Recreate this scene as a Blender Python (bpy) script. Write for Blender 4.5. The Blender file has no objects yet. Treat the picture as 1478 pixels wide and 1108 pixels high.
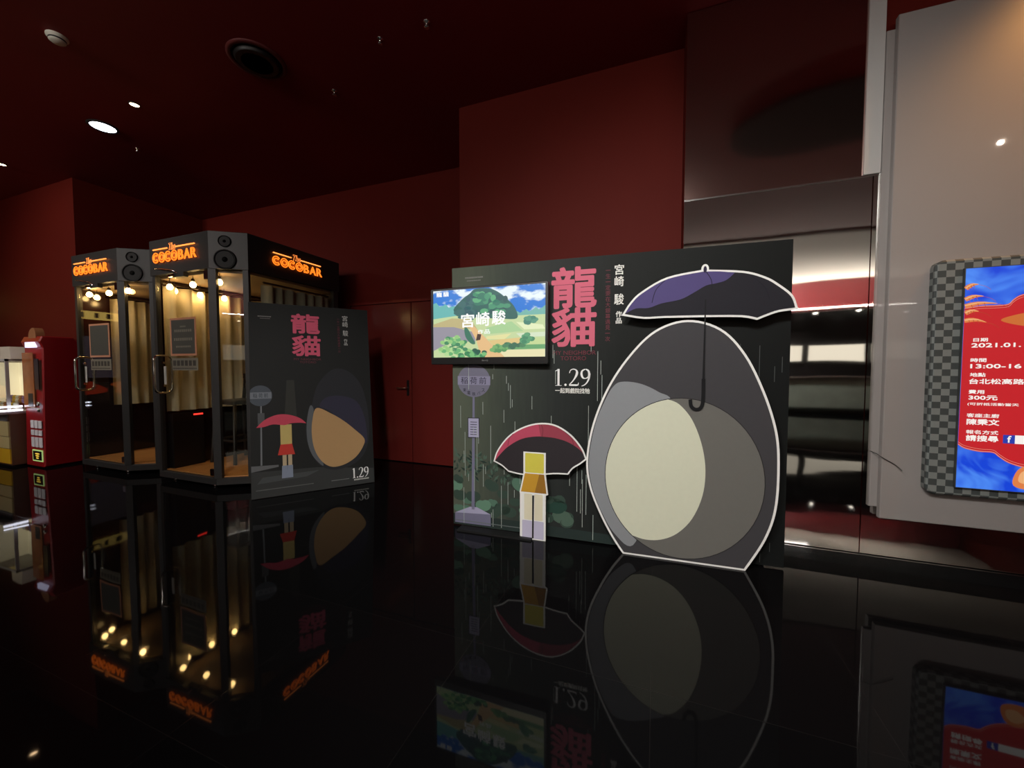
import bpy, math, random
from mathutils import Vector, Matrix, Euler
random.seed(7)
PI = math.pi
scene = bpy.context.scene
COL = scene.collection

# ------------------------------------------------------------------ camera, world, lights, exposure
cam_d = bpy.data.cameras.new('camera')
cam_d.sensor_width = 36.0
cam_d.lens = 36.0 * 555.0 / 1478.0
cam_d.clip_start = 0.02
cam = bpy.data.objects.new('camera', cam_d)
cam.location = (0, 0, 1.3)
cam.rotation_euler = Euler((math.radians(90 - 2.373), 0, math.radians(20.454)), 'XYZ')
COL.objects.link(cam)
scene.camera = cam

world = bpy.data.worlds.new('world')
scene.world = world
world.use_nodes = True
world.node_tree.nodes['Background'].inputs[0].default_value = (0.02, 0.02, 0.025, 1)
world.node_tree.nodes['Background'].inputs[1].default_value = 0.2

scene.view_settings.view_transform = 'Standard'
scene.view_settings.look = 'None'
scene.view_settings.exposure = 0.0
scene.view_settings.gamma = 1.0
scene.view_settings.use_curve_mapping = False


def light(name, kind, loc, power, color, target=None, size=0.3, size_y=None, spot=None, blend=0.6):
    d = bpy.data.lights.new(name, kind)
    d.energy = power
    d.color = color
    if kind == 'AREA':
        d.shape = 'RECTANGLE' if size_y else 'DISK'
        d.size = size
        if size_y:
            d.size_y = size_y
    else:
        d.shadow_soft_size = size
    if kind == 'SPOT':
        d.spot_size = math.radians(spot or 90)
        d.spot_blend = blend
    o = bpy.data.objects.new(name, d)
    o.location = loc
    if target is not None:
        o.rotation_euler = (Vector(target) - Vector(loc)).to_track_quat('-Z', 'Y').to_euler()
    COL.objects.link(o)
    return o


# unseen ceiling spots behind the camera (they light the stand, the walls and the panel)
light('unseen_spot', 'SPOT', (-1.5, -1.1, 3.78), 430, (1.0, 0.98, 0.93), (-0.3, 2.8, 1.0), 0.2, spot=75, blend=1.0)
light('unseen_spot', 'SPOT', (-0.15, -1.1, 3.78), 480, (1.0, 0.98, 0.93), (0.5, 2.8, 1.0), 0.2, spot=75, blend=1.0)
light('unseen_spot', 'SPOT', (-7.6, -1.0, 3.78), 330, (1.0, 0.92, 0.84), (-7.2, 3.2, 1.8), 0.15, spot=80, blend=1.0)  # fill spot added to brighten the left wall, its return kept dark
light('unseen_spot', 'SPOT', (-0.3, -1.7, 3.78), 620, (1.0, 0.96, 0.9), (-3.3, 3.1, 0.75), 0.15, spot=34, blend=1.0)  # fill spot added to brighten the poster board
light('wall_fill', 'AREA', (-4.2, -2.4, 3.80), 70, (1.0, 0.94, 0.88), (-4.6, 4.4, 1.6), 1.0, 0.5)  # unseen area fill, added to brighten the back wall
light('counter_light', 'AREA', (2.6, -6.6, 3.80), 130, (1.0, 0.97, 0.92), (2.6, -7.6, 0), 3.0, 0.3)
light('counter_light', 'AREA', (-2.5, -6.6, 3.80), 100, (1.0, 0.97, 0.92), (-2.5, -7.6, 0), 3.0, 0.3)
light('ceiling_fill', 'AREA', (3.2, -7.74, 3.055), 190, (1.0, 0.95, 0.86), (3.2, -6.0, 3.85), 7.0, 0.08)  # up-facing fill added to brighten the hall ceiling and the whole room
light('ceiling_fill', 'AREA', (-2.6, -7.74, 3.055), 120, (1.0, 0.95, 0.86), (-2.6, -6.0, 3.85), 4.0, 0.08)  # second added up-facing fill, further left
light('panel_spot', 'SPOT', (2.45, 2.55, 3.78), 85, (1.0, 0.45, 0.12), (2.35, 3.07, 2.5), 0.05, spot=110, blend=1.0)
light('panel_spot', 'SPOT', (3.55, 0.15, 3.80), 25, (1.0, 0.86, 0.72), (1.9, 2.9, 1.6), 0.02, spot=70, blend=1.0)


# ------------------------------------------------------------------ materials
def lin(c):
    c = c / 255.0
    return c / 12.92 if c <= 0.04045 else ((c + 0.055) / 1.055) ** 2.4


def rgb(r, g, b, k=1.0):
    return (min(lin(r) * k, 0.95), min(lin(g) * k, 0.95), min(lin(b) * k, 0.95), 1)


MC = {}


def mat(name, color=(0.5, 0.5, 0.5, 1), rough=0.5, metal=0.0, emit=None, strength=0.0, spec=0.5, noise=0.0, scale=8.0, bump=0.0):
    if name in MC:
        return MC[name]
    m = bpy.data.materials.new(name)
    m.use_nodes = True
    nt = m.node_tree
    b = nt.nodes['Principled BSDF']
    b.inputs['Base Color'].default_value = color
    b.inputs['Roughness'].default_value = rough
    b.inputs['Metallic'].default_value = metal
    b.inputs['Specular IOR Level'].default_value = spec
    if emit is not None:
        b.inputs['Emission Color'].default_value = emit
        b.inputs['Emission Strength'].default_value = strength
    if noise or bump:
        tc = nt.nodes.new('ShaderNodeTexCoord')
        nz = nt.nodes.new('ShaderNodeTexNoise')
        nz.inputs['Scale'].default_value = scale
        nz.inputs['Detail'].default_value = 4
        nt.links.new(tc.outputs['Object'], nz.inputs['Vector'])
        if noise:
            mx = nt.nodes.new('ShaderNodeMix')
            mx.data_type = 'RGBA'
            mx.inputs['A'].default_value = tuple(c * (1 - noise) for c in color[:3]) + (1,)
            mx.inputs['B'].default_value = tuple(min(c * (1 + noise), 1) for c in color[:3]) + (1,)
            nt.links.new(nz.outputs['Fac'], mx.inputs['Factor'])
            nt.links.new(mx.outputs['Result'], b.inputs['Base Color'])
        if bump:
            bp = nt.nodes.new('ShaderNodeBump')
            bp.inputs['Strength'].default_value = bump
            bp.inputs['Distance'].default_value = 0.01
            nt.links.new(nz.outputs['Fac'], bp.inputs['Height'])
            nt.links.new(bp.outputs['Normal'], b.inputs['Normal'])
    MC[name] = m
    return m


def glow(name, r, g, b, k=1.0):
    """a lit surface: screen pixels, tubes, lamps"""
    return mat(name, (0.01, 0.01, 0.01, 1), 0.4, emit=(lin(r), lin(g), lin(b), 1), strength=k)


def ink(r, g, b):
    """printed colour, satin paper"""
    k = 1 / 0.74
    return mat('ink_%d_%d_%d' % (r, g, b), rgb(r, g, b, k), 0.6, spec=0.15, noise=0.03, scale=30)


def glass_mat():
    m = bpy.data.materials.new('clear_glass')
    m.use_nodes = True
    nt = m.node_tree
    nt.nodes.clear()
    out = nt.nodes.new('ShaderNodeOutputMaterial')
    tr = nt.nodes.new('ShaderNodeBsdfTransparent')
    tr.inputs[0].default_value = (0.93, 0.95, 0.93, 1)
    gl = nt.nodes.new('ShaderNodeBsdfGlossy')
    gl.inputs['Roughness'].default_value = 0.0
    fr = nt.nodes.new('ShaderNodeFresnel')
    ge = nt.nodes.new('ShaderNodeNewGeometry')
    ior = nt.nodes.new('ShaderNodeMapRange')                         # thin pane: both faces reflect alike
    ior.inputs['To Min'].default_value = 1.5
    ior.inputs['To Max'].default_value = 1 / 1.5
    nt.links.new(ge.outputs['Backfacing'], ior.inputs['Value'])
    nt.links.new(ior.outputs['Result'], fr.inputs[0])
    mx = nt.nodes.new('ShaderNodeMixShader')
    nt.links.new(fr.outputs[0], mx.inputs[0])
    nt.links.new(tr.outputs[0], mx.inputs[1])
    nt.links.new(gl.outputs[0], mx.inputs[2])
    nt.links.new(mx.outputs[0], out.inputs[0])
    return m


def floor_mat():
    m = mat('polished_black_tile', (0.004, 0.004, 0.0045, 1), 0.03, spec=0.155)
    nt = m.node_tree
    b = nt.nodes['Principled BSDF']
    tc = nt.nodes.new('ShaderNodeTexCoord')
    br = nt.nodes.new('ShaderNodeTexBrick')
    br.offset = 0.0
    br.inputs['Scale'].default_value = 1.0
    br.inputs['Brick Width'].default_value = 0.8
    br.inputs['Row Height'].default_value = 0.8
    br.inputs['Mortar Size'].default_value = 0.0018
    br.inputs['Mortar Smooth'].default_value = 0.4
    br.inputs['Color1'].default_value = (0.004, 0.004, 0.0045, 1)
    br.inputs['Color2'].default_value = (0.005, 0.0045, 0.005, 1)
    br.inputs['Mortar'].default_value = (0.010, 0.009, 0.009, 1)
    nt.links.new(tc.outputs['Object'], br.inputs['Vector'])
    nt.links.new(br.outputs['Color'], b.inputs['Base Color'])
    mr = nt.nodes.new('ShaderNodeMapRange')
    mr.inputs['To Min'].default_value = 0.03
    mr.inputs['To Max'].default_value = 0.10
    nt.links.new(br.outputs['Fac'], mr.inputs['Value'])
    nt.links.new(mr.outputs['Result'], b.inputs['Roughness'])
    nz = nt.nodes.new('ShaderNodeTexNoise')
    nz.inputs['Scale'].default_value = 1.6
    nt.links.new(tc.outputs['Object'], nz.inputs['Vector'])
    bp = nt.nodes.new('ShaderNodeBump')
    bp.inputs['Strength'].default_value = 0.05
    bp.inputs['Distance'].default_value = 0.02
    nt.links.new(nz.outputs['Fac'], bp.inputs['Height'])
    nt.links.new(bp.outputs['Normal'], b.inputs['Normal'])
    return m


def mirror_mat(name, tint, wave, rough):
    """polished steel sheet: slightly wavy along the height"""
    m = mat(name, tint, rough, 1.0)
    nt = m.node_tree
    b = nt.nodes['Principled BSDF']
    tc = nt.nodes.new('ShaderNodeTexCoord')
    mp = nt.nodes.new('ShaderNodeMapping')
    mp.inputs['Scale'].default_value = (0.55, 1.0, 1.9)
    nz = nt.nodes.new('ShaderNodeTexNoise')
    nz.inputs['Scale'].default_value = 1.5
    nz.inputs['Detail'].default_value = 1.0
    bp = nt.nodes.new('ShaderNodeBump')
    bp.inputs['Strength'].default_value = wave
    bp.inputs['Distance'].default_value = 0.05
    nt.links.new(tc.outputs['Object'], mp.inputs['Vector'])
    nt.links.new(mp.outputs['Vector'], nz.inputs['Vector'])
    nt.links.new(nz.outputs['Fac'], bp.inputs['Height'])
    nt.links.new(bp.outputs['Normal'], b.inputs['Normal'])
    return m


def checker_mat():
    m = mat('woven_grey_panel', (0.1, 0.1, 0.1, 1), 0.45, spec=0.3)
    nt = m.node_tree
    b = nt.nodes['Principled BSDF']
    tc = nt.nodes.new('ShaderNodeTexCoord')
    mp = nt.nodes.new('ShaderNodeMapping')
    mp.inputs['Rotation'].default_value = (0, math.radians(0), 0)
    ck = nt.nodes.new('ShaderNodeTexChecker')
    ck.inputs['Scale'].default_value = 26
    ck.inputs['Color1'].default_value = rgb(104, 108, 106, 1.5)
    ck.inputs['Color2'].default_value = rgb(62, 66, 66, 1.2)
    nt.links.new(tc.outputs['Object'], mp.inputs['Vector'])
    nt.links.new(mp.outputs['Vector'], ck.inputs['Vector'])
    nt.links.new(ck.outputs['Color'], b.inputs['Base Color'])
    return m


def water_mat():
    """blue rippled water shown on the display"""
    m = mat('screen_water', (0.01, 0.01, 0.01, 1), 0.3)
    nt = m.node_tree
    b = nt.nodes['Principled BSDF']
    tc = nt.nodes.new('ShaderNodeTexCoord')
    nz = nt.nodes.new('ShaderNodeTexNoise')
    nz.inputs['Scale'].default_value = 5.0
    nz.inputs['Distortion'].default_value = 1.6
    cr = nt.nodes.new('ShaderNodeValToRGB')
    cr.color_ramp.elements[0].position = 0.40
    cr.color_ramp.elements[0].color = rgb(14, 66, 214)
    cr.color_ramp.elements[1].position = 0.72
    cr.color_ramp.elements[1].color = rgb(84, 150, 250)
    nt.links.new(tc.outputs['Object'], nz.inputs['Vector'])
    nt.links.new(nz.outputs['Fac'], cr.inputs['Fac'])
    nt.links.new(cr.outputs['Color'], b.inputs['Emission Color'])
    b.inputs['Emission Strength'].default_value = 1.0
    return m


def board_mat():
    """printed backdrop: grey-green night forest at its left third, black to the right"""
    m = mat('backdrop_print', (0.01, 0.01, 0.01, 1), 0.6, spec=0.15)
    nt = m.node_tree
    b = nt.nodes['Principled BSDF']
    tc = nt.nodes.new('ShaderNodeTexCoord')
    sx = nt.nodes.new('ShaderNodeSeparateXYZ')
    nt.links.new(tc.outputs['Object'], sx.inputs[0])
    cr = nt.nodes.new('ShaderNodeValToRGB')
    e = cr.color_ramp.elements
    e[0].position = 0.0
    e[0].color = rgb(84, 89, 77, 1.25)
    e[1].position = 1.0
    e[1].color = rgb(20, 22, 22, 1.25)
    for p, c in ((0.10, (80, 87, 75)), (0.24, (58, 64, 58)), (0.40, (42, 45, 44)), (0.6, (27, 29, 28))):
        q = e.new(p)
        q.color = rgb(*c, 1.25)
    mr = nt.nodes.new('ShaderNodeMapRange')
    mr.inputs['From Max'].default_value = 2.35
    nt.links.new(sx.outputs['X'], mr.inputs['Value'])
    nz = nt.nodes.new('ShaderNodeTexNoise')
    mp = nt.nodes.new('ShaderNodeMapping')
    mp.inputs['Scale'].default_value = (7, 1, 0.7)
    nt.links.new(tc.outputs['Object'], mp.inputs['Vector'])
    nt.links.new(mp.outputs['Vector'], nz.inputs['Vector'])
    ad = nt.nodes.new('ShaderNodeMath')
    ad.operation = 'MULTIPLY_ADD'
    ad.inputs[1].default_value = 0.08
    nt.links.new(nz.outputs['Fac'], ad.inputs[0])
    nt.links.new(mr.outputs['Result'], ad.inputs[2])
    nt.links.new(ad.outputs[0], cr.inputs['Fac'])
    nt.links.new(cr.outputs['Color'], b.inputs['Base Color'])
    return m


GLASS = glass_mat()
M_RED = mat('red_wall_paint', (0.100, 0.0085, 0.005, 1), 0.6, spec=0.1, noise=0.06, scale=3, bump=0.05)
M_CEIL = mat('dark_red_ceiling_paint', (0.24, 0.020, 0.024, 1), 0.6, spec=0.2, noise=0.06, scale=3)
M_CREAM = mat('cream_ceiling_paint', (0.72, 0.68, 0.60, 1), 0.7, noise=0.03)
M_DOOR = mat('glossy_red_laminate', (0.13, 0.016, 0.013, 1), 0.22, spec=0.5, noise=0.05, scale=2, bump=0.12)
M_DARK = mat('charcoal_powder_coat', rgb(45, 45, 45), 0.45, spec=0.4, noise=0.05, scale=20)
M_BLACK = mat('black_plastic', rgb(22, 22, 23), 0.35)
M_MATTEBLACK = mat('black_board_edge', rgb(20, 21, 21), 0.6)
M_CHROME = mat('chrome', (0.75, 0.74, 0.72, 1), 0.12, 1.0)
M_WHITEPAINT = mat('white_paint', (0.46, 0.45, 0.44, 1), 0.45, noise=0.03)
M_GREYPANEL = mat('glossy_white_panel', (0.30, 0.275, 0.265, 1), 0.4, spec=0.3, noise=0.03, scale=2)
M_GREYPANEL.node_tree.nodes['Principled BSDF'].inputs['Coat Weight'].default_value = 0.5
M_GREYPANEL.node_tree.nodes['Principled BSDF'].inputs['Coat Roughness'].default_value = 0.025
M_FLOOR = floor_mat()
M_WOOD = mat('orange_plank_floor', (0.62, 0.27, 0.085, 1), 0.4, noise=0.2, scale=6)
M_DARKWOOD = mat('dark_stool_wood', rgb(38, 27, 22), 0.45, noise=0.15, scale=12)
M_CURTAIN = mat('cream_curtain_cloth', (0.46, 0.42, 0.32, 1), 0.85, noise=0.06, scale=40)
M_SOFA = mat('black_leather', rgb(30, 26, 26), 0.5, noise=0.1, bump=0.1)
M_BULB = mat('warm_bulb', (1, 0.8, 0.5, 1), 0.4, emit=(1.0, 0.60, 0.22, 1), strength=52)
M_NEON = mat('orange_neon', (0.1, 0.02, 0.0, 1), 0.4, emit=(1.0, 0.17, 0.012, 1), strength=2.2)
M_NEONLINE = mat('amber_neon_line', (0.1, 0.02, 0.0, 1), 0.4, emit=(1.0, 0.26, 0.05, 1), strength=2.2)
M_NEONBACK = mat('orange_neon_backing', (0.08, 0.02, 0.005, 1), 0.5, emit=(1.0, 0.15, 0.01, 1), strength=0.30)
M_CHECK = checker_mat()
M_WATER = water_mat()
M_BOARD = board_mat()
M_MIRROR = mirror_mat('polished_steel_sheet', (0.74, 0.71, 0.68, 1), 0.085, 0.03)
M_MIRROR_DULL = mirror_mat('bronze_tinted_steel_sheet', (0.58, 0.38, 0.34, 1), 0.06, 0.10)
WHITE = ink(222, 221, 216)


# ------------------------------------------------------------------ mesh helpers
class Fr:
    """a drawing plane: origin, right, up, outward"""
    def __init__(self, o, u, v=(0, 0, 1), n=None, k=1.0):
        self.k = k                                                   # size factor of the drawing
        self.o = Vector(o)
        self.u = Vector(u).normalized()
        self.v = Vector(v).normalized()
        self.n = Vector(n).normalized() if n else self.u.cross(self.v)

    def P(self, s, t, d=0.0):
        return self.o + self.u * (s * self.k) + self.v * (t * self.k) + self.n * d


WORLD = Fr((0, 0, 0), (1, 0, 0), (0, 1, 0))
TEXT_CACHE = {}


def text_geo(s, offset=0.0, outline=0.0, res=3):
    key = (s, offset, outline, res)
    if key in TEXT_CACHE:
        return TEXT_CACHE[key]
    tc = bpy.data.curves.new('lettering_source', 'FONT')
    tc.body = s
    tc.offset = offset
    tc.resolution_u = res
    if outline:
        tc.fill_mode = 'NONE'
        tc.bevel_depth = outline
        tc.bevel_resolution = 1
    ob = bpy.data.objects.new('lettering_source', tc)
    COL.objects.link(ob)
    dg = bpy.context.evaluated_depsgraph_get()
    ev = ob.evaluated_get(dg)
    me = ev.to_mesh()
    vs = [v.co.copy() for v in me.vertices]
    fs = [tuple(p.vertices) for p in me.polygons]
    ev.to_mesh_clear()
    bpy.data.objects.remove(ob)
    bpy.data.curves.remove(tc)
    if not vs:
        vs = [Vector((0, 0, 0)), Vector((1, 0, 0)), Vector((1, 1, 0))]
        fs = [(0, 1, 2)]
    x0, x1 = min(v.x for v in vs), max(v.x for v in vs)
    y0, y1 = min(v.y for v in vs), max(v.y for v in vs)
    TEXT_CACHE[key] = (vs, fs, x0, x1, y0, y1)
    return TEXT_CACHE[key]


def smooth(pts, n=6, closed=False):
    """Catmull-Rom through 2-D or 3-D points"""
    out = []
    N = len(pts)
    rng = range(N) if closed else range(N - 1)
    for i in rng:
        def g(k):
            return pts[k % N] if closed else pts[max(0, min(N - 1, k))]
        p0, p1, p2, p3 = g(i - 1), g(i), g(i + 1), g(i + 2)
        for k in range(n):
            t = k / n
            out.append(tuple(0.5 * (2 * b + (c - a) * t + (2 * a - 5 * b + 4 * c - d) * t * t + (3 * b - a - 3 * c + d) * t ** 3)
                             for a, b, c, d in zip(p0, p1, p2, p3)))
    if not closed:
        out.append(tuple(pts[-1]))
    return out


def ell(cx, cy, rx, ry, n=40, a0=0.0, a1=2 * PI):
    full = abs(a1 - a0 - 2 * PI) < 1e-6
    m = n if full else n + 1
    return [(cx + rx * math.cos(a0 + (a1 - a0) * k / n), cy + ry * math.sin(a0 + (a1 - a0) * k / n)) for k in range(m)]


def rrect(x0, y0, x1, y1, r, n=5):
    p = []
    for cx, cy, a in ((x1 - r, y0 + r, -PI / 2), (x1 - r, y1 - r, 0), (x0 + r, y1 - r, PI / 2), (x0 + r, y0 + r, PI)):
        p += [(cx + r * math.cos(a + PI / 2 * k / n), cy + r * math.sin(a + PI / 2 * k / n)) for k in range(n + 1)]
    return p


def area2(p):
    return sum(p[i][0] * p[(i + 1) % len(p)][1] - p[(i + 1) % len(p)][0] * p[i][1] for i in range(len(p)))


def grow(p, d):
    """push a closed outline outward by d"""
    if area2(p) < 0:
        p = p[::-1]
    out = []
    N = len(p)
    for i in range(N):
        a, b, c = Vector(p[i - 1]), Vector(p[i]), Vector(p[(i + 1) % N])
        e1, e2 = (b - a), (c - b)
        if e1.length < 1e-7 or e2.length < 1e-7:
            continue
        e1.normalize()
        e2.normalize()
        n1, n2 = Vector((e1.y, -e1.x)), Vector((e2.y, -e2.x))
        m = n1 + n2
        if m.length < 1e-4:
            m = n1
        m.normalize()
        k = d / max(0.5, m.dot(n1))
        out.append((b.x + m.x * k, b.y + m.y * k))
    return out


class MB:
    def __init__(self):
        self.v, self.f, self.mi, self.mats = [], [], [], []
        self.sm = []

    def m(self, mt):
        if mt not in self.mats:
            self.mats.append(mt)
        return self.mats.index(mt)

    def add(self, vs, fs, mt, smooth_=False):
        b = len(self.v)
        k = self.m(mt)
        self.v += [Vector(p) for p in vs]
        for f in fs:
            self.f.append(tuple(b + i for i in f))
            self.mi.append(k)
            self.sm.append(smooth_)
        return self

    def box(self, a, b, mt, fr=WORLD):
        x0, y0, z0 = a
        x1, y1, z1 = b
        c = [(x0, y0, z0), (x1, y0, z0), (x1, y1, z0), (x0, y1, z0), (x0, y0, z1), (x1, y0, z1), (x1, y1, z1), (x0, y1, z1)]
        return self.add([fr.P(*p) for p in c], [(3, 2, 1, 0), (4, 5, 6, 7), (0, 1, 5, 4), (1, 2, 6, 5), (2, 3, 7, 6), (3, 0, 4, 7)], mt)

    def prism(self, poly, d0, d1, mt, fr=WORLD, side=None, bevel=0.0):
        if area2(poly) < 0:
            poly = poly[::-1]
        N = len(poly)
        if bevel:
            inner = grow(poly, -bevel)
            if len(inner) == N:
                vs = [fr.P(x, y, d0) for x, y in poly] + [fr.P(x, y, d1 - bevel) for x, y in poly] + [fr.P(x, y, d1) for x, y in inner]
                self.add(vs, [tuple(range(N))[::-1], tuple(range(2 * N, 3 * N))], mt)
                self.add(vs, [(i, (i + 1) % N, N + (i + 1) % N, N + i) for i in range(N)]
                         + [(N + i, N + (i + 1) % N, 2 * N + (i + 1) % N, 2 * N + i) for i in range(N)], side or mt)
                return self
        vs = [fr.P(x, y, d0) for x, y in poly] + [fr.P(x, y, d1) for x, y in poly]
        self.add(vs, [tuple(range(N))[::-1], tuple(range(N, 2 * N))], mt)
        self.add(vs, [(i, (i + 1) % N, N + (i + 1) % N, N + i) for i in range(N)], side or mt)
        return self

    def flat(self, poly, d, mt, fr):
        if area2(poly) < 0:
            poly = poly[::-1]
        return self.add([fr.P(x, y, d) for x, y in poly], [tuple(range(len(poly)))], mt)

    def ribbon(self, pts, ws, d, mt, fr):
        """a stroke of varying width lying on a plane"""
        P = [Vector(p) for p in pts]
        L, R = [], []
        for i, p in enumerate(P):
            t = (P[min(i + 1, len(P) - 1)] - P[max(i - 1, 0)])
            t.normalize()
            n = Vector((-t.y, t.x))
            w = ws[i] if isinstance(ws, (list, tuple)) else ws
            L.append(p + n * w / 2)
            R.append(p - n * w / 2)
        n_ = len(P)
        vs = [fr.P(q.x, q.y, d) for q in R] + [fr.P(q.x, q.y, d) for q in L]
        return self.add(vs, [(i, i + 1, n_ + i + 1, n_ + i) for i in range(n_ - 1)], mt)

    def tube(self, path, r, mt, n=8, closed=False, cap=True):
        P = [Vector(p) for p in path]
        N = len(P)
        rings = []
        up = None
        for i in range(N):
            a = P[(i - 1) % N] if closed else P[max(i - 1, 0)]
            c = P[(i + 1) % N] if closed else P[min(i + 1, N - 1)]
            t = (c - a).normalized()
            if up is None:
                up = Vector((0, 0, 1)) if abs(t.z) < 0.9 else Vector((1, 0, 0))
            s = t.cross(up).normalized()
            up = s.cross(t).normalized()
            rr = r[i] if isinstance(r, (list, tuple)) else r
            rings.append([P[i] + (s * math.cos(2 * PI * k / n) + up * math.sin(2 * PI * k / n)) * rr for k in range(n)])
        vs = [p for ring in rings for p in ring]
        fs = []
        for i in range(N if closed else N - 1):
            j = (i + 1) % N
            for k in range(n):
                q = (k + 1) % n
                fs.append((i * n + k, i * n + q, j * n + q, j * n + k))
        self.add(vs, fs, mt, True)
        if cap and not closed:
            self.add(rings[0], [tuple(range(n))[::-1]], mt)
            self.add(rings[-1], [tuple(range(n))], mt)
        return self

    def lathe(self, prof, mt, fr, n=32, sm=True):
        """profile of (radius, depth along the frame's normal) spun about the frame's origin"""
        vs, fs = [], []
        for r, d in prof:
            for k in range(n):
                a = 2 * PI * k / n
                vs.append(fr.P(r * math.cos(a), r * math.sin(a), d))
        for i in range(len(prof) - 1):
            for k in range(n):
                q = (k + 1) % n
                fs.append((i * n + k, i * n + q, (i + 1) * n + q, (i + 1) * n + k))
        self.add(vs, fs, mt, sm)
        self.add(vs[:n], [tuple(range(n))[::-1]], mt)
        self.add(vs[-n:], [tuple(range(n))], mt)
        return self

    def text(self, s, x0, y0, x1, y1, d, mt, fr, offset=0.0, outline=0.0, keep=False, shear=0.0, bold=0.0):
        if bold:                                                     # heavier strokes
            g = bold
            for i in range(10):
                a, q = 2 * PI * i / 10, bold
                cx, cy = q * math.cos(a), q * math.sin(a)
                self.text(s, x0 + g + cx, y0 + g + cy, x1 - g + cx, y1 - g + cy, d + (i + 1) * 2.5e-5, mt, fr, offset, outline)
            x0, y0, x1, y1 = x0 + g, y0 + g, x1 - g, y1 - g
        vs, fs, a0, a1, b0, b1 = text_geo(s, offset, outline)
        kx, ky = (x1 - x0) / max(a1 - a0, 1e-6), (y1 - y0) / max(b1 - b0, 1e-6)
        if keep:
            kx = ky
        pts = [fr.P(x0 + (v.x - a0) * kx + shear * (v.y - b0) * ky, y0 + (v.y - b0) * ky, d + v.z * ky) for v in vs]
        return self.add(pts, fs, mt)

    def column(self, s, xc, w, ytop, pitch, h, d, mt, fr, offset=0.0):
        """vertical writing, one character per cell"""
        y = ytop
        for ch in s:
            if ch != ' ':
                hh = h * (0.12 if ch == '一' else 1.0)
                yy = y - (h - hh) / 2
                self.text(ch, xc - w / 2, yy - hh, xc + w / 2, yy, d, mt, fr, offset)
            y -= pitch if ch != ' ' else pitch * 0.55
        return self

    def ball(self, c, r, mt, n=12, sz=1.0):
        c = Vector(c)
        prof = []
        for i in range(n // 2 + 1):
            a = -PI / 2 + PI * i / (n // 2)
            prof.append((max(r * math.cos(a), 1e-4), r * sz * math.sin(a)))
        return self.lathe(prof, mt, Fr(c, (1, 0, 0), (0, 1, 0)), n)

    def build(self, name, parent=None, origin=None):
        me = bpy.data.meshes.new(name)
        o = bpy.data.objects.new(name, me)
        COL.objects.link(o)
        base = Vector((0, 0, 0))
        if parent is not None:
            o.parent = parent
            p = parent
            mtx = Matrix.Identity(4)
            while p is not None:
                mtx = Matrix.LocRotScale(p.location, p.rotation_euler, None) @ mtx
                p = p.parent
            inv = mtx.inverted()
            me.from_pydata([inv @ v for v in self.v], [], self.f)
        else:
            base = Vector(origin) if origin is not None else base
            o.location = base
            me.from_pydata([v - base for v in self.v], [], self.f)
        for mt in self.mats:
            me.materials.append(mt)
        me.polygons.foreach_set('material_index', self.mi)
        me.polygons.foreach_set('use_smooth', self.sm)
        me.update()
        return o


def tag(o, label=None, cat=None, group=None, kind=None):
    if label:
        o['label'] = label
    if cat:
        o['category'] = cat
    if group:
        o['group'] = group
    if kind:
        o['kind'] = kind
    return o


def empty(name, loc, label, cat, group=None, rz=0.0):
    o = bpy.data.objects.new(name, None)
    o.location = loc
    o.rotation_euler = (0, 0, rz)
    o.empty_display_size = 0.1
    COL.objects.link(o)
    return tag(o, label, cat, group)


def copy_tree(o, parent=None):
    c = o.copy()
    COL.objects.link(c)
    c.parent = parent
    for ch in [q for q in bpy.data.objects if q.parent == o]:
        copy_tree(ch, c)
    return c


def struct(name, mb, label=None):
    return tag(mb.build(name), label, None, None, 'structure')


CZ = 3.85                                                            # ceiling height

# ------------------------------------------------------------------ the room
struct('floor', MB().box((-12, -8.6, -0.1), (8.2, 6, 0), M_FLOOR), 'polished black tile floor mirroring everything above it')
struct('ceiling', MB().box((-12, -2.9, CZ), (8.2, 6, CZ + 0.1), M_CEIL).box((-12, -8.6, CZ - 0.02), (8.2, -2.9, CZ + 0.1), M_CREAM),
       'dark red ceiling')
struct('wall_back', MB().box((-7.36, 4.45, 0), (-1.6, 4.6, CZ), M_RED), 'dark red wall with the double door')
struct('wall_left', MB().box((-11, 2.87, 0), (-7.36, 3.0, CZ), M_RED).box((-7.46, 3.0, 0), (-7.36, 4.6, CZ), M_RED),
       'dark red wall behind the amusement machines')
struct('wall_center', MB().box((-1.845, 3.46, 0), (0.24, 4.6, CZ), M_RED), 'projecting dark red wall above the display stand')
wr = MB()
wr.box((0.18, 3.155, 0), (8.0, 3.6, CZ), M_RED)
struct('wall_right', wr, 'dark red wall above the white panel')
struct('wall_side', MB().box((8.0, -8.6, 0), (8.15, 3.6, CZ), M_RED).box((-11.15, -8.6, 0), (-11, 3.0, CZ), M_RED).box((-11.15, -8.6, 0), (8.15, -8.5, CZ), M_RED))
# polished steel facing of the right wall
p = MB()
p.box((0.18, 3.135, 2.523), (1.222, 3.155, CZ - 0.005), M_MIRROR_DULL)
struct('trim_1', p, 'bronze tinted steel facing above the seam')
p = MB()
p.box((0.18, 3.131, 0.085), (1.272, 3.155, 2.517), M_MIRROR)
p.box((0.18, 3.128, 2.514), (1.34, 3.137, 2.525), M_CHROME)
struct('trim_2', p, 'wavy mirror polished steel facing beside the display stand')
p = MB()
p.box((1.278, 3.131, 0.085), (4.9, 3.155, 2.517), M_MIRROR)
struct('trim_3', p, 'mirror polished steel facing below the white panel')
struct('trim_4', MB().box((1.222, 3.12, 2.527), (1.306, 3.155, CZ - 0.005), M_WHITEPAINT), 'white painted strip beside the steel facing')
p = MB()
p.box((0.18, 3.11, 0), (4.9, 3.155, 0.08), mat('black_gloss_skirting', rgb(18, 18, 19), 0.08))
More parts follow.
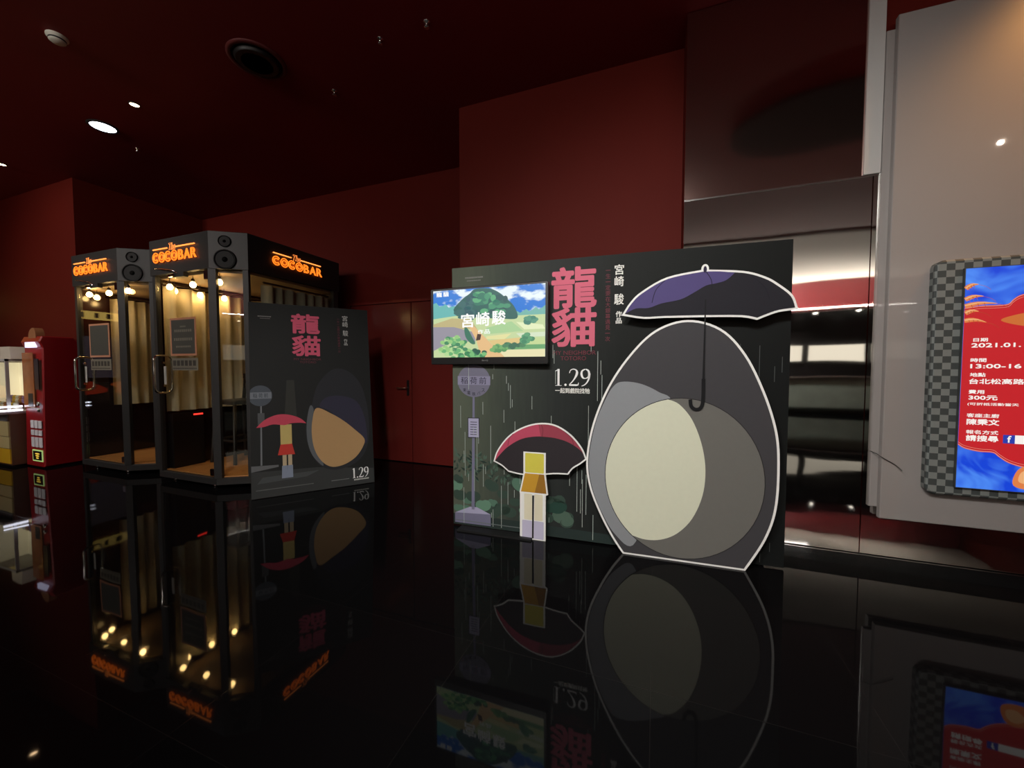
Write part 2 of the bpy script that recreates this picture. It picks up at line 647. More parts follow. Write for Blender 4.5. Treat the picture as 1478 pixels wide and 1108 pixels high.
struct('baseboard_right', p, 'black glossy skirting under the steel facing')
p = MB()
p.box((-7.36, 4.435, 0), (-1.85, 4.45, 0.06), mat('black_gloss_skirting'))
struct('baseboard_back', p)
# ceiling recess that shows in the steel facing
struct('trim_5', MB().prism(ell(1.75, 1.35, 1.0, 0.62), CZ - 0.03, CZ, mat('matte_black_recess', rgb(14, 10, 11), 0.8)), 'oval black ceiling recess')

# double door in the back wall
d = empty('door_1', (-3.1, 4.45, 0), None, None)
tag(d, 'glossy dark red double door', None, None, 'structure')
for x0, x1 in ((-4.12, -3.105), (-3.095, -2.08)):
    p = MB()
    p.prism(rrect(x0, 0.01, x1, 2.185, 0.004), -0.0, 0.035, M_DOOR, Fr((0, 4.45, 0), (1, 0, 0), (0, 0, 1), (0, -1, 0)), bevel=0.004)
    p.build('door_leaf', d)
p = MB()
p.box((-4.18, 4.40, 2.19), (-1.85, 4.45, 2.225), M_DOOR)
p.box((-4.18, 4.41, 0), (-4.13, 4.45, 2.19), M_DOOR)
p.build('door_frame', d)
hn = MB()
fr = Fr((-3.158, 4.415, 1.03), (1, 0, 0), (0, 0, 1), (0, -1, 0))
hn.prism(rrect(-0.017, -0.105, 0.017, 0.105, 0.012), 0, 0.01, M_BLACK, fr)
hd = hn.build('door_handle', d)
MB().tube([fr.P(0, 0, 0.01), fr.P(0, 0, 0.05), fr.P(-0.02, 0, 0.055), fr.P(-0.15, 0, 0.05)], 0.009, M_CHROME).build('lever', hd)

# ------------------------------------------------------------------ hall behind the camera (seen in the steel facing and the glass)
t = empty('service_counter', (1.5, -8.2, 0), 'long pale service counter with red fascia behind the camera', 'counter')
MB().box((-4, -7.9, 0.1), (7.9, -7.3, 1.05), mat('counter_front_panel', (0.42, 0.50, 0.44, 1), 0.3, noise=0.25, scale=3)).box((-4, -7.85, 0), (7.9, -7.35, 0.1), M_BLACK).build('body', t)
MB().box((-4.05, -7.95, 1.05), (7.9, -7.22, 1.1), mat('counter_top_stone', rgb(120, 110, 105), 0.2)).build('worktop', t)
MB().box((-10.9, -8.4, 3.0), (7.95, -7.9, CZ - 0.03), mat('red_fascia', (0.26, 0.045, 0.055, 1), 0.4)).build('fascia', t)
MB().box((-10.9, -7.62, 2.98), (7.95, -7.58, 3.06), mat('red_fascia')).box((-10.9, -7.9, 2.98), (7.95, -7.62, 3.0), mat('red_fascia')).build('lamp_baffle', t)  # lip added to hide the up-facing fill lamps from the steel facing
MB().box((-10.9, -8.45, 1.1), (7.95, -8.41, 3.0), mat('black_back_panel', rgb(26, 24, 26), 0.4)).build('back_panel', t)
for k in range(7):
    x = -2.9 + k * 1.62
    q = empty('menu_lightbox', (x, -8.3, 1.6), 'lit white menu lightbox over the counter behind the camera', 'lightbox', 'menu lightboxes')
    MB().box((x - 0.75, -8.4, 1.55), (x + 0.75, -8.3, 2.12), M_BLACK).build('case', q)
    MB().box((x - 0.72, -8.3, 1.58), (x + 0.72, -8.29, 2.09), glow('lightbox_face', 255, 246, 225, 1.1)).build('face', q)

for k in range(10):
    x = -2.5 + k * 1.0
    q = empty('counter_spotlight', (x, -7.75, 2.98), 'small spotlight under the red fascia behind the camera', 'ceiling light', 'spotlights over the counter')
    f = Fr((x, -7.75, 2.98), (1, 0, 0), (0, -1, 0), (0, 0, -1))
    MB().lathe([(0.05, 0), (0.055, 0.10), (0.045, 0.10)], M_BLACK, f, 16).build('can', q)
    MB().lathe([(0.044, 0.101), (0.044, 0.12), (0.001, 0.14)], mat('spotlight_lens', (1, 1, 1, 1), 0.4, emit=(1, 0.95, 0.85, 1), strength=12), f, 14).build('lens', q)

t = empty('snack_kiosk', (-10.9, 1.3, 0), 'dim snack kiosk with yellow lit sign strip reflected in the booth glass', 'kiosk')
kf = Fr((-10.9, 0.15, 0), (0, 1, 0), (0, 0, 1))
MB().box((0, 0, 0), (2.4, 1.0, 0.25), mat('kiosk_front', rgb(60, 30, 34), 0.4), kf).build('body', t)
p = MB().box((0, 2.30, 0), (2.4, 2.46, 0.10), glow('kiosk_sign_light', 255, 214, 110, 1.3), kf)
for k in range(10):
    p.box((0.1 + k * 0.22, 2.33, 0.10), (0.1 + k * 0.22 + random.uniform(0.06, 0.12), 2.43, 0.105), mat('kiosk_sign_mark', rgb(60, 40, 20), 0.5), kf)
p.build('sign_strip', t)
MB().box((0.2, 1.1, 0), (2.2, 1.95, 0.06), glow('kiosk_back_light', 92, 80, 92, 0.55), kf).build('back_panel', t)
p = MB()
for k in range(4):
    p.prism(smooth([(0.5 + k * 0.5 + random.uniform(-.1, .1) + 0.22 * math.cos(a) * random.uniform(.7, 1.2), 0.88 + 0.14 * math.sin(a) * random.uniform(.7, 1.2)) for a in [i * PI / 4 for i in range(8)]], 4, True),
            0.25, 0.27, glow('kiosk_food_%d' % (k % 3), *[(220, 90, 30), (190, 50, 20), (235, 150, 60)][k % 3], 0.5), kf)
p.build('food_picture', t)

# ------------------------------------------------------------------ ceiling fittings
def on_ceiling(x, y):
    return Fr((x, y, CZ), (1, 0, 0), (0, -1, 0), (0, 0, -1))


def downlight(x, y, r, face, label):
    t = empty('ceiling_downlight', (x, y, CZ), label, 'ceiling light', 'ceiling downlights')
    f = on_ceiling(x, y)
    MB().lathe([(r, 0.0), (r * 1.25, 0.0), (r * 1.25, 0.008), (r * 1.02, 0.012), (r, 0.004)], M_DARK, f).build('trim_ring', t)
    MB().lathe([(r, 0.001), (r, 0.005), (0.001, 0.006)], face, f).build('lens', t)
    return t


downlight(-5.51, 2.40, 0.10, mat('cool_downlight_lens', (1, 1, 1, 1), 0.4, emit=(0.80, 0.84, 1.0, 1), strength=14), 'large bluish white downlight in the dark red ceiling')
downlight(-4.76, 2.31, 0.035, mat('warm_downlight_lens', (1, 1, 1, 1), 0.4, emit=(1.0, 0.66, 0.36, 1), strength=30), 'small warm downlight beside the bluish white one')
downlight(-7.70, 2.38, 0.035, mat('warm_downlight_lens'), 'small warm downlight above the amusement machines')
light('downlight_lamp', 'SPOT', (-4.76, 2.31, CZ - 0.02), 8, (1.0, 0.8, 0.6), (-4.76, 2.31, 0), 0.03, spot=90)

t = empty('air_diffuser', (-3.13, 2.35, CZ), 'round dark air diffuser with concentric rings in the ceiling', 'air vent')
f = on_ceiling(-3.13, 2.35)
MB().lathe([(0.20, 0.0), (0.215, 0.0), (0.215, 0.008), (0.185, 0.016), (0.18, 0.0)], mat('dark_red_vent_rim', (0.12, 0.02, 0.02, 1), 0.5), f, 48).build('rim', t)
for r in (0.165, 0.13, 0.095, 0.06):
    MB().lathe([(r - 0.020, 0.030), (r, 0.006), (r + 0.004, 0.008), (r - 0.016, 0.034)], mat('vent_blade', rgb(20, 15, 15), 0.5), f, 40).build('ring_blade', t)
MB().lathe([(0.18, 0.001), (0.18, 0.003), (0.001, 0.003)], mat('vent_throat', rgb(8, 6, 6), 0.8), f, 40).build('throat', t)
MB().lathe([(0.035, 0.0), (0.035, 0.028), (0.001, 0.032)], mat('vent_blade'), f).build('hub', t)

t = empty('smoke_detector', (-4.355, 1.652, CZ), 'off white round smoke detector with dark slot on the ceiling', 'smoke detector')
f = on_ceiling(-4.355, 1.652)
MW = mat('ivory_plastic', (0.75, 0.72, 0.62, 1), 0.5)
MB().lathe([(0.062, 0), (0.062, 0.012), (0.048, 0.018), (0.048, 0.036), (0.036, 0.046), (0.001, 0.048)], MW, f).build('housing', t)
MB().lathe([(0.0485, 0.022), (0.0495, 0.024), (0.0495, 0.031), (0.0485, 0.033)], M_BLACK, f).build('slot', t)

for x, y, lb in ((-2.81, 2.85, 'small chrome sprinkler head right behind the air diffuser'), (-2.04, 2.54, 'small chrome sprinkler head between two others, right of the air diffuser'),
                 (-1.62, 2.54, 'rightmost small chrome sprinkler head on the ceiling'), (-5.68, 2.77, 'small sprinkler head behind the bluish white downlight')):
    t = empty('sprinkler_head', (x, y, CZ), lb, 'sprinkler', 'ceiling sprinklers')
    f = on_ceiling(x, y)
    MB().lathe([(0.025, 0), (0.025, 0.004), (0.008, 0.008), (0.008, 0.03)], M_CHROME, f, 16).build('body', t)
    MB().lathe([(0.018, 0.036), (0.018, 0.039), (0.001, 0.039)], M_CHROME, f, 16).build('deflector', t)

# ------------------------------------------------------------------ printed backdrop stand
BF = Fr((-1.552, 2.777, 0), (0.99886, 0.0477, 0), (0, 0, 1))
BYAW = math.atan2(0.0477, 0.99886)
E1 = 0.0006


def serif_129(mb, x0, y0, x1, y1, d, mt, fr):
    """thin serif numerals 1.29"""
    w, h = x1 - x0, y1 - y0

    def S(pts, ws):
        mb.ribbon([(x0 + px * w, y0 + py * h) for px, py in pts], [k * h for k in ws], d, mt, fr)
    S([(0.10, 0.03), (0.10, 0.98)], [0.125, 0.125])
    S([(0.01, 0.015), (0.19, 0.015)], [0.03, 0.03])
    S([(0.005, 0.86), (0.05, 0.89), (0.10, 0.97)], [0.02, 0.05, 0.05])
    mb.flat(ell(x0 + 0.30 * w, y0 + 0.06 * h, 0.07 * h, 0.07 * h, 16), d, mt, fr)
    two = smooth([(0.41, 0.74), (0.44, 0.90), (0.52, 0.97), (0.60, 0.90), (0.62, 0.74), (0.58, 0.52), (0.50, 0.27), (0.405, 0.07)], 5)
    S(two, [0.05 + 0.09 * math.exp(-((i / len(two) - 0.58) / 0.18) ** 2) for i in range(len(two))])
    S([(0.40, 0.05), (0.60, 0.05), (0.65, 0.06), (0.665, 0.20)], [0.09, 0.10, 0.07, 0.02])
    ring = smooth([(0.85, 0.97), (0.765, 0.87), (0.745, 0.68), (0.78, 0.49), (0.85, 0.44), (0.93, 0.52), (0.955, 0.70), (0.93, 0.88), (0.86, 0.97)], 5)
    S(ring, [0.04 + 0.08 * abs(math.cos(2 * PI * (i / len(ring)) + PI / 2)) for i in range(len(ring))])
    tail = smooth([(0.962, 0.72), (0.95, 0.45), (0.90, 0.22), (0.83, 0.07), (0.75, 0.0)], 5)
    S(tail, [0.12 - 0.09 * i / len(tail) for i in range(len(tail))])


def fineprint(mb, x0, x1, y, h, d, mt, fr, n=18):
    """lines of writing too small to read"""
    step = (x1 - x0) / n
    for k in range(n):
        mb.flat([(x0 + k * step, y), (x0 + (k + random.uniform(0.6, 0.85)) * step, y), (x0 + (k + 0.8) * step, y + h), (x0 + k * step, y + h)], d, mt, fr)


stand = empty('display_stand', BF.P(1.17, 0, 0), 'wide black printed stand with large pink characters and a bus stop, against the red wall', 'display stand', rz=BYAW)
p = MB()
p.box((0.0, 0.012, -0.02), (2.348, 2.103, 0), M_MATTEBLACK, BF)
# the printed face, as its own slab so the night scene is laid out along the panel
p.add([BF.P(0, 0.012, E1), BF.P(2.348, 0.012, E1), BF.P(2.348, 2.103, E1), BF.P(0, 2.103, E1)], [(0, 1, 2, 3)], M_BOARD)
G1, G2, G3, G4 = ink(72, 92, 80), ink(52, 68, 60), ink(78, 108, 92), ink(92, 126, 106)
# wet ground strip
p.flat([(0.0, 0.013), (2.0, 0.013), (1.9, 0.05), (1.2, 0.085), (0.5, 0.10), (0.0, 0.10)], 2 * E1, ink(40, 50, 48), BF)
# undergrowth: spiky ferns above broad leaves
rl = random.Random(3)
for k in range(150):
    cx, cy = rl.uniform(0.01, 0.62), rl.uniform(0.42, 0.62)
    if cy > 0.66 - 0.28 * cx:
        continue
    a, L = rl.uniform(0, 2 * PI), rl.uniform(0.03, 0.075)
    ux, uy = math.cos(a), math.sin(a)
    pts = [(cx, cy), (cx + ux * L * .5 - uy * .010, cy + uy * L * .5 + ux * .010), (cx + ux * L, cy + uy * L), (cx + ux * L * .5 + uy * .010, cy + uy * L * .5 - ux * .010)]
    pts = [(max(0.003, q[0]), q[1]) for q in pts]
    p.flat(pts, (2 + k % 5 * 0.2) * E1, [G1, G2, G1, ink(40, 54, 48)][k % 4], BF)
for k in range(46):
    cx, cy = rl.uniform(0.02, 1.0), rl.uniform(0.12, 0.40)
    if cx > 0.6 and cy > 0.30:
        continue
    r = rl.uniform(0.035, 0.065)
    a = rl.uniform(-0.6, 0.6)
    pts = []
    for i in range(16):
        q = 2 * PI * i / 16
        rr = r * (1 - 0.28 * math.exp(-((q - PI / 2) / 0.4) ** 2))
        x, y = rr * 1.15 * math.cos(q), rr * 0.85 * math.sin(q)
        pts.append((max(0.003, cx + x * math.cos(a) - y * math.sin(a)), cy + x * math.sin(a) + y * math.cos(a)))
    p.flat(pts, (3.2 + k % 7 * 0.12) * E1, [G3, G1, G4, G2, G2][k % 5] if cx < 0.62 else [G2, G1, ink(38, 62, 54)][k % 3], BF)
# bus stop sign on its pole
LV, LVD, LVL = ink(128, 126, 150), ink(108, 107, 130), ink(156, 154, 180)
z0 = 5 * E1
p.flat([(0.162, 0.15), (0.190, 0.15), (0.194, 1.08), (0.176, 1.08)], z0, LVD, BF)
p.flat([(0.014, 0.028), (0.330, 0.030), (0.328, 0.125), (0.015, 0.108)], z0, LVD, BF)
p.flat([(0.015, 0.108), (0.328, 0.125), (0.21, 0.172), (0.15, 0.170)], z0, LVL, BF)
p.flat(ell(0.187, 1.197, 0.142, 0.130, 40), z0 + E1, ink(106, 105, 122), BF)
p.flat([(0.046, 1.165), (0.328, 1.165), (0.328, 1.235), (0.046, 1.235)], z0 + 2 * E1, LV, BF)
DK = ink(40, 40, 50)
for i, ch in enumerate('稲荷前'):
    p.text(ch, 0.075 + i * 0.08, 1.172, 0.135 + i * 0.08, 1.228, z0 + 3 * E1, DK, BF)
for i, ch in enumerate('東電鉄バス'):
    a = -PI / 2 + (i - 2) * 0.42
    cx, cy = 0.187 + 0.108 * math.cos(a), 1.185 + 0.092 * math.sin(a)
    p.text(ch, cx - 0.014, cy - 0.014, cx + 0.014, cy + 0.014, z0 + 3 * E1, DK, BF)
p.flat([(0.132, 0.735), (0.236, 0.738), (0.234, 0.902), (0.132, 0.900)], z0 + E1, DK, BF)
p.flat([(0.138, 0.742), (0.230, 0.744), (0.228, 0.896), (0.138, 0.894)], z0 + 2 * E1, LVL, BF)
for i in range(6):
    p.flat([(0.155, 0.762 + i * 0.02), (0.213, 0.763 + i * 0.02), (0.213, 0.768 + i * 0.02), (0.155, 0.767 + i * 0.02)], z0 + 3 * E1, DK, BF)
# rain
for k in range(95):
    s, zt, L = rl.uniform(0.03, 2.31), rl.uniform(0.12, 1.48), rl.choice([0.04, 0.06, 0.1, 0.18, 0.3, 0.36])
    w = 0.0035
    c = ink(160, 170, 164) if s < 1.2 else ink(74, 78, 78)
    p.flat([(s, max(zt - L, 0.03)), (s + w, max(zt - L, 0.03)), (s + w, zt), (s, zt)], z0 + 4 * E1, c, BF)
# small print
GR, PK2 = ink(120, 120, 118), ink(104, 52, 62)
fineprint(p, 0.115, 0.27, 2.012, 0.012, 3 * E1, GR, BF, 14)
fineprint(p, 0.13, 0.25, 1.99, 0.008, 3 * E1, GR, BF, 14)
fineprint(p, 0.02, 0.60, 0.045, 0.008, 9 * E1, ink(96, 104, 104), BF, 50)
p.column('一生一定要在大銀幕遇見一次', 1.2275, 0.034, 2.012, 0.0405, 0.034, 3 * E1, PK2, BF)
p.text('MY NEIGHBOR', 0.832, 1.398, 1.147, 1.428, 9 * E1, PK2, BF)
p.text('TOTORO', 0.889, 1.357, 1.077, 1.387, 9 * E1, PK2, BF)
p.text('一起到戲院找牠', 0.850, 1.112, 1.106, 1.152, 9 * E1, ink(205, 205, 200), BF, bold=0.0010)
serif_129(p, 0.848, 1.168, 1.112, 1.296, 9.5 * E1, ink(224, 224, 220), BF)

for ch, yt, h, w in (('宮', 2.030, 0.072, 0.064), ('崎', 1.948, 0.072, 0.064), ('駿', 1.826, 0.078, 0.066), ('作', 1.703, 0.042, 0.044), ('品', 1.655, 0.040, 0.042)):
    p.text(ch, 1.304 - w / 2, yt - h, 1.304 + w / 2, yt, 9.5 * E1, ink(210, 210, 205), BF, bold=0.0012)
pan = p.build('panel', stand)
pan.data.transform(Matrix.Translation((1.17, 0, 0)))
pan.location = (-1.17, 0, 0)
PINK = ink(192, 96, 116)
p = MB()
p.text('龍', 0.816, 1.738, 1.150, 2.042, 4 * E1, PINK, BF, bold=0.0085)
p.text('貓', 0.818, 1.455, 1.150, 1.745, 9.5 * E1, PINK, BF, bold=0.008)
tag(p.build('title_lettering', stand), 'large pink title characters')

for s in (0.25, 2.0):
    p = MB()
    p.box((s, 0, -0.22), (s + 0.03, 0.03, -0.02), M_MATTEBLACK, BF)
    p.add([BF.P(s, 0.03, -0.21), BF.P(s + 0.03, 0.03, -0.21), BF.P(s + 0.03, 1.3, -0.021), BF.P(s, 1.3, -0.021), BF.P(s, 0.03, -0.17), BF.P(s + 0.03, 0.03, -0.17), BF.P(s + 0.03, 1.2, -0.021), BF.P(s, 1.2, -0.021)],
          [(0, 1, 2, 3), (7, 6, 5, 4), (0, 3, 7, 4), (1, 5, 6, 2), (3, 2, 6, 7), (0, 4, 5, 1)], M_MATTEBLACK)
    p.build('rear_brace', stand)

# ---- large grey oval cutout under a dark umbrella
F2 = Fr(BF.P(0, 0, 0.09), BF.u)
big = empty('oval_cutout', F2.P(1.7, 0, 0), 'large dark grey oval cutout with plain cream oval, topped by dark purple umbrella', 'cutout', rz=BYAW)
egg = smooth([(1.36, 0.012), (1.285, 0.12), (1.20, 0.28), (1.13, 0.46), (1.108, 0.65), (1.15, 0.90), (1.25, 1.16), (1.39, 1.38), (1.55, 1.54), (1.74, 1.60), (1.93, 1.54), (2.07, 1.38),
              (2.18, 1.14), (2.25, 0.90), (2.268, 0.68), (2.258, 0.42), (2.205, 0.22), (2.10, 0.012)], 6)
p = MB()
ob = grow(egg, 0.014)
ob = [(x, max(y, 0.0)) for x, y in ob]
p.prism(ob, -0.010, 0.0, WHITE, F2, side=WHITE)
p.flat(egg, E1, ink(61, 60, 63), F2)
# pale side, warm grey oval and cream oval
p.flat(smooth([(1.30, 0.13), (1.205, 0.28), (1.135, 0.46), (1.113, 0.65), (1.155, 0.90), (1.215, 1.06), (1.27, 1.165), (1.33, 1.205), (1.45, 1.195), (1.57, 1.14), (1.66, 1.06), (1.66, 0.7), (1.52, 0.35), (1.42, 0.07)], 6, True), 2 * E1, ink(128, 131, 135), F2)
p.flat(ell(1.716, 0.562, 0.492, 0.542, 64), 3 * E1, ink(40, 40, 40), F2)
p.flat(ell(1.716, 0.562, 0.487, 0.537, 64), 4 * E1, ink(99, 98, 94), F2)
p.flat(ell(1.716, 0.562, 0.487, 0.537, 30, math.radians(100), math.radians(232)) + smooth([(1.416, 0.139), (1.50, 0.122), (1.60, 0.135), (1.70, 0.19), (1.79, 0.30), (1.85, 0.46), (1.865, 0.63), (1.84, 0.80), (1.78, 0.96), (1.70, 1.06), (1.631, 1.0908)], 5)[1:-1], 5 * E1, ink(196, 198, 178), F2)
p.build('panel', big)
# umbrella canopy: cut out of the same board
canopy = smooth([(1.347, 1.668), (1.39, 1.735), (1.457, 1.80), (1.615, 1.885), (1.83, 1.918)], 5)[:-1] + smooth([(1.83, 1.918), (2.051, 1.893), (2.17, 1.85), (2.242, 1.800), (2.31, 1.735), (2.335, 1.665)], 5)[:-1] \
    + smooth([(2.335, 1.665), (2.25, 1.655), (2.19, 1.635), (2.136, 1.612)], 3)[:-1] + smooth([(2.136, 1.612), (2.05, 1.632), (1.85, 1.640), (1.60, 1.645), (1.47, 1.644), (1.347, 1.668)], 3)[:-1]
p = MB()
p.prism(grow(canopy, 0.013), 0.001, 0.008, WHITE, F2)
p.prism(ell(1.838, 1.935, 0.022, 0.030, 16), 0.001, 0.0085, WHITE, F2)
p.flat(canopy, 0.009, ink(35, 34, 40), F2)
p.flat(smooth([(1.352, 1.672), (1.39, 1.735), (1.457, 1.80), (1.615, 1.885), (1.83, 1.917)], 5)[:-1] + smooth([(1.83, 1.917), (1.92, 1.912), (2.007, 1.897)], 3)[:-1]
       + smooth([(2.007, 1.897), (1.96, 1.855), (1.90, 1.838), (1.845, 1.828), (1.77, 1.785), (1.695, 1.748), (1.58, 1.728), (1.50, 1.702), (1.42, 1.702), (1.352, 1.672)], 4)[:-1], 0.0096, ink(76, 67, 112), F2)
for pts in ([(1.60, 1.878), (1.545, 1.82), (1.52, 1.735)], [(1.845, 1.915), (1.875, 1.86), (1.88, 1.80)], [(2.09, 1.88), (2.17, 1.80), (2.2, 1.72)]):
    q = smooth(pts, 5)
    p.ribbon(q, 0.004, 0.0102, ink(30, 28, 36), F2)
p.flat(ell(1.838, 1.930, 0.010, 0.022, 14), 0.0096, ink(45, 40, 60), F2)
um = p.build('umbrella', big)
p = MB()
p.flat([(1.834, 1.217), (1.848, 1.217), (1.847, 1.74), (1.841, 1.74)], 0.0106, ink(26, 26, 28), F2)
p.ribbon(smooth([(1.841, 1.23), (1.841, 1.10), (1.83, 1.045), (1.80, 1.03), (1.772, 1.05), (1.765, 1.095)], 5), 0.022, 0.0106, ink(24, 24, 26), F2)
p.build('umbrella_shaft', um)
p = MB()
p.box((1.42, 0.0, -0.06), (2.05, 0.02, -0.011), M_MATTEBLACK, F2)
p.build('foot', big)

# ---- small cutout: red umbrella above a plain banded column
F3 = Fr(BF.P(0, 0, 0.06), BF.u)
sm_ = empty('umbrella_cutout', F3.P(0.70, 0, 0), 'small cutout of a red umbrella above a narrow yellow and cream banded column', 'cutout', rz=BYAW)
um_top = smooth([(0.391, 0.582), (0.42, 0.66), (0.50, 0.765), (0.61, 0.84), (0.737, 0.879), (0.86, 0.872), (0.97, 0.81), (1.05, 0.72), (1.083, 0.646)], 5)[:-1]
um_bot = smooth([(1.083, 0.646), (1.04, 0.61), (0.99, 0.575), (0.956, 0.530)], 4)[:-1] + smooth([(0.956, 0.530), (0.85, 0.525), (0.70, 0.50), (0.60, 0.50), (0.503, 0.514)], 3)[:-1] + smooth([(0.503, 0.514), (0.45, 0.555), (0.391, 0.582)], 4)[:-1]
p = MB()
p.prism(grow(um_top + um_bot, 0.011), 0.001, 0.008, WHITE, F3)
p.flat(um_top + um_bot, 0.0086, ink(46, 42, 45), F3)
p.flat(um_top + smooth([(1.083, 0.646), (1.055, 0.70), (0.97, 0.755), (0.86, 0.785), (0.737, 0.79), (0.61, 0.765), (0.50, 0.70), (0.43, 0.63), (0.391, 0.582)], 5)[:-1], 0.0092, ink(172, 70, 92), F3)
p.flat(um_top[20:] + smooth([(1.083, 0.646), (1.055, 0.70), (0.97, 0.755), (0.86, 0.785), (0.737, 0.79)], 5)[:-1], 0.0096, ink(140, 60, 74), F3)
for pts in ([(0.54, 0.80), (0.51, 0.765), (0.497, 0.705)], [(0.76, 0.875), (0.772, 0.84), (0.765, 0.79)], [(0.93, 0.838), (0.985, 0.79), (1.0, 0.735)]):
    p.ribbon(smooth(pts, 5), 0.003, 0.0102, ink(84, 40, 50), F3)
p.build('umbrella', sm_)
p = MB()
outl = [(0.603, 0.0), (0.785, 0.0), (0.785, 0.35), (0.803, 0.36), (0.785, 0.50), (0.785, 0.66), (0.63, 0.66), (0.63, 0.50), (0.60, 0.36), (0.603, 0.34)]
p.prism(grow(outl, 0.009), -0.006, 0.010, WHITE, F3)
for (a, b, c, dd, col) in ((0.612, 0.008, 0.690, 0.145, (178, 174, 196)), (0.702, 0.008, 0.780, 0.145, (178, 174, 196)),
                           (0.628, 0.150, 0.690, 0.350, (206, 200, 176)), (0.708, 0.150, 0.772, 0.350, (206, 200, 176)),
                           (0.635, 0.512, 0.780, 0.660, (196, 186, 76))):
    p.flat(rrect(a, b, c, dd, 0.008), 0.0106, ink(*col), F3)
p.flat([(0.690, 0.01), (0.702, 0.01), (0.706, 0.34), (0.690, 0.34)], 0.0106, ink(40, 40, 40), F3)
p.flat([(0.602, 0.362), (0.800, 0.362), (0.782, 0.505), (0.634, 0.505)], 0.0108, ink(182, 138, 48), F3)
p.flat([(0.71, 0.362), (0.800, 0.362), (0.782, 0.505), (0.745, 0.505)], 0.0112, ink(140, 100, 40), F3)
p.build('banded_column', sm_)
MB().box((0.08, 0.0, -0.045), (0.69, 0.014, 0.045), M_MATTEBLACK, F3).build('foot', sm_)

# ------------------------------------------------------------------ television hung on the stand
TF = Fr((-1.724, 2.726, 0), (0.9997, 0.018, 0), (0, 0, 1))
tv = empty('television', TF.P(0.49, 1.33, 0), 'small black flat television showing a green hill landscape, hung on the printed stand', 'television', rz=math.atan2(0.018, 0.9997))
TW, T0, T1 = 0.985, 1.328, 1.938
p = MB()
p.prism(rrect(0, T0, TW, T1, 0.012), -0.030, 0.0, M_BLACK, TF, bevel=0.004)
p.prism(rrect(0.20, T0 + 0.08, TW - 0.15, T1 - 0.1, 0.03), -0.042, -0.030, M_BLACK, TF)
p.build('casing', tv)
SX0, SX1, SY0, SY1 = 0.026, 0.962, 1.385, 1.920


def SP(x, y):
    """screen fractions, y up"""
    return (SX0 + x * (SX1 - SX0), SY0 + y * (SY1 - SY0))


def SPS(l):
    return [SP(min(max(x, 0), 1), min(max(y, 0), 1)) for x, y in l]


def cloudsky():
    m = mat('screen_sky', (0.01, 0.01, 0.01, 1), 0.3)
    nt = m.node_tree
    b = nt.nodes['Principled BSDF']
    tc = nt.nodes.new('ShaderNodeTexCoord')
    mp = nt.nodes.new('ShaderNodeMapping')
    mp.inputs['Scale'].default_value = (3.2, 1, 6.5)
    mp.inputs['Location'].default_value = (0.35, 0, 0.2)
    nz = nt.nodes.new('ShaderNodeTexNoise')
    nz.inputs['Scale'].default_value = 1.5
    nz.inputs['Detail'].default_value = 5
    cr = nt.nodes.new('ShaderNodeValToRGB')
    cr.color_ramp.elements[0].position = 0.50
    cr.color_ramp.elements[0].color = rgb(30, 120, 212)
    cr.color_ramp.elements[1].position = 0.57
    cr.color_ramp.elements[1].color = rgb(232, 244, 248)
    nt.links.new(tc.outputs['Object'], mp.inputs['Vector'])
    nt.links.new(mp.outputs['Vector'], nz.inputs['Vector'])
    nt.links.new(nz.outputs['Fac'], cr.inputs['Fac'])
    nt.links.new(cr.outputs['Color'], b.inputs['Emission Color'])
    b.inputs['Emission Strength'].default_value = 1.0
    return m


def G(r, g, b):
    return glow('pixel_%d_%d_%d' % (r, g, b), r, g, b, 1.0)


p = MB()
e = 0.0008
p.flat(SPS([(0, 0), (1, 0), (1, 1), (0, 1)]), e, cloudsky(), TF)
rt = random.Random(11)


def bumpy(x0, y0, x1, y1, n, amp, seed):
    r_ = random.Random(seed)
    return [(x0 + (x1 - x0) * i / n, y0 + (y1 - y0) * i / n + amp * (0.5 + 0.5 * math.sin(i * 2.1)) * r_.uniform(0.5, 1)) for i in range(n + 1)]


# distance, hill, fields, road, bushes
p.flat(SPS([(0, 0.3)] + bumpy(0, 0.78, 0.30, 0.70, 10, 0.06, 2) + [(0.30, 0.3)]), 2 * e, G(104, 182, 178), TF)
p.flat(SPS([(0.74, 0.4)] + bumpy(0.74, 0.60, 1.0, 0.66, 10, 0.05, 3) + [(1, 0.4)]), 2 * e, G(112, 178, 168), TF)
p.flat(SPS([(0, 0), (0, 0.58), (0.25, 0.62), (0.6, 0.6), (0.75, 0.58), (1, 0.58), (1, 0)]), 3 * e, G(196, 214, 160), TF)
hill = smooth([(0.20, 0.68), (0.27, 0.84), (0.35, 0.93), (0.40, 0.99), (0.52, 0.985), (0.60, 0.93), (0.68, 0.82), (0.745, 0.70), (0.765, 0.54), (0.60, 0.55), (0.40, 0.58)], 5, True)
p.flat(SPS(hill), 4 * e, G(44, 98, 92), TF)
for k in range(90):
    a, b = rt.uniform(0.24, 0.74), rt.uniform(0.58, 0.95)
    if (a - 0.48) ** 2 / 0.075 + (b - 0.6) ** 2 / 0.13 > 0.85:
        continue
    c = [(52, 120, 100), (70, 146, 112), (38, 84, 86), (92, 170, 122)][k % 4] if a > 0.4 else [(44, 88, 96), (56, 104, 104)][k % 2]
    p.flat(SPS(ell(a, b, rt.uniform(0.02, 0.045), rt.uniform(0.025, 0.05), 9)), (4.5 + k % 9 * 0.15) * e, G(*c), TF)
p.flat(SPS([(0, 0.50), (0.18, 0.58), (0.36, 0.56), (0.42, 0.40), (0.30, 0.42), (0, 0.36)]), 6.2 * e, G(190, 178, 128), TF)
p.flat(SPS([(0, 0.46), (0.2, 0.45), (0.40, 0.36), (0.40, 0.22), (0.2, 0.25), (0, 0.10)]), 6.4 * e, G(150, 146, 158), TF)
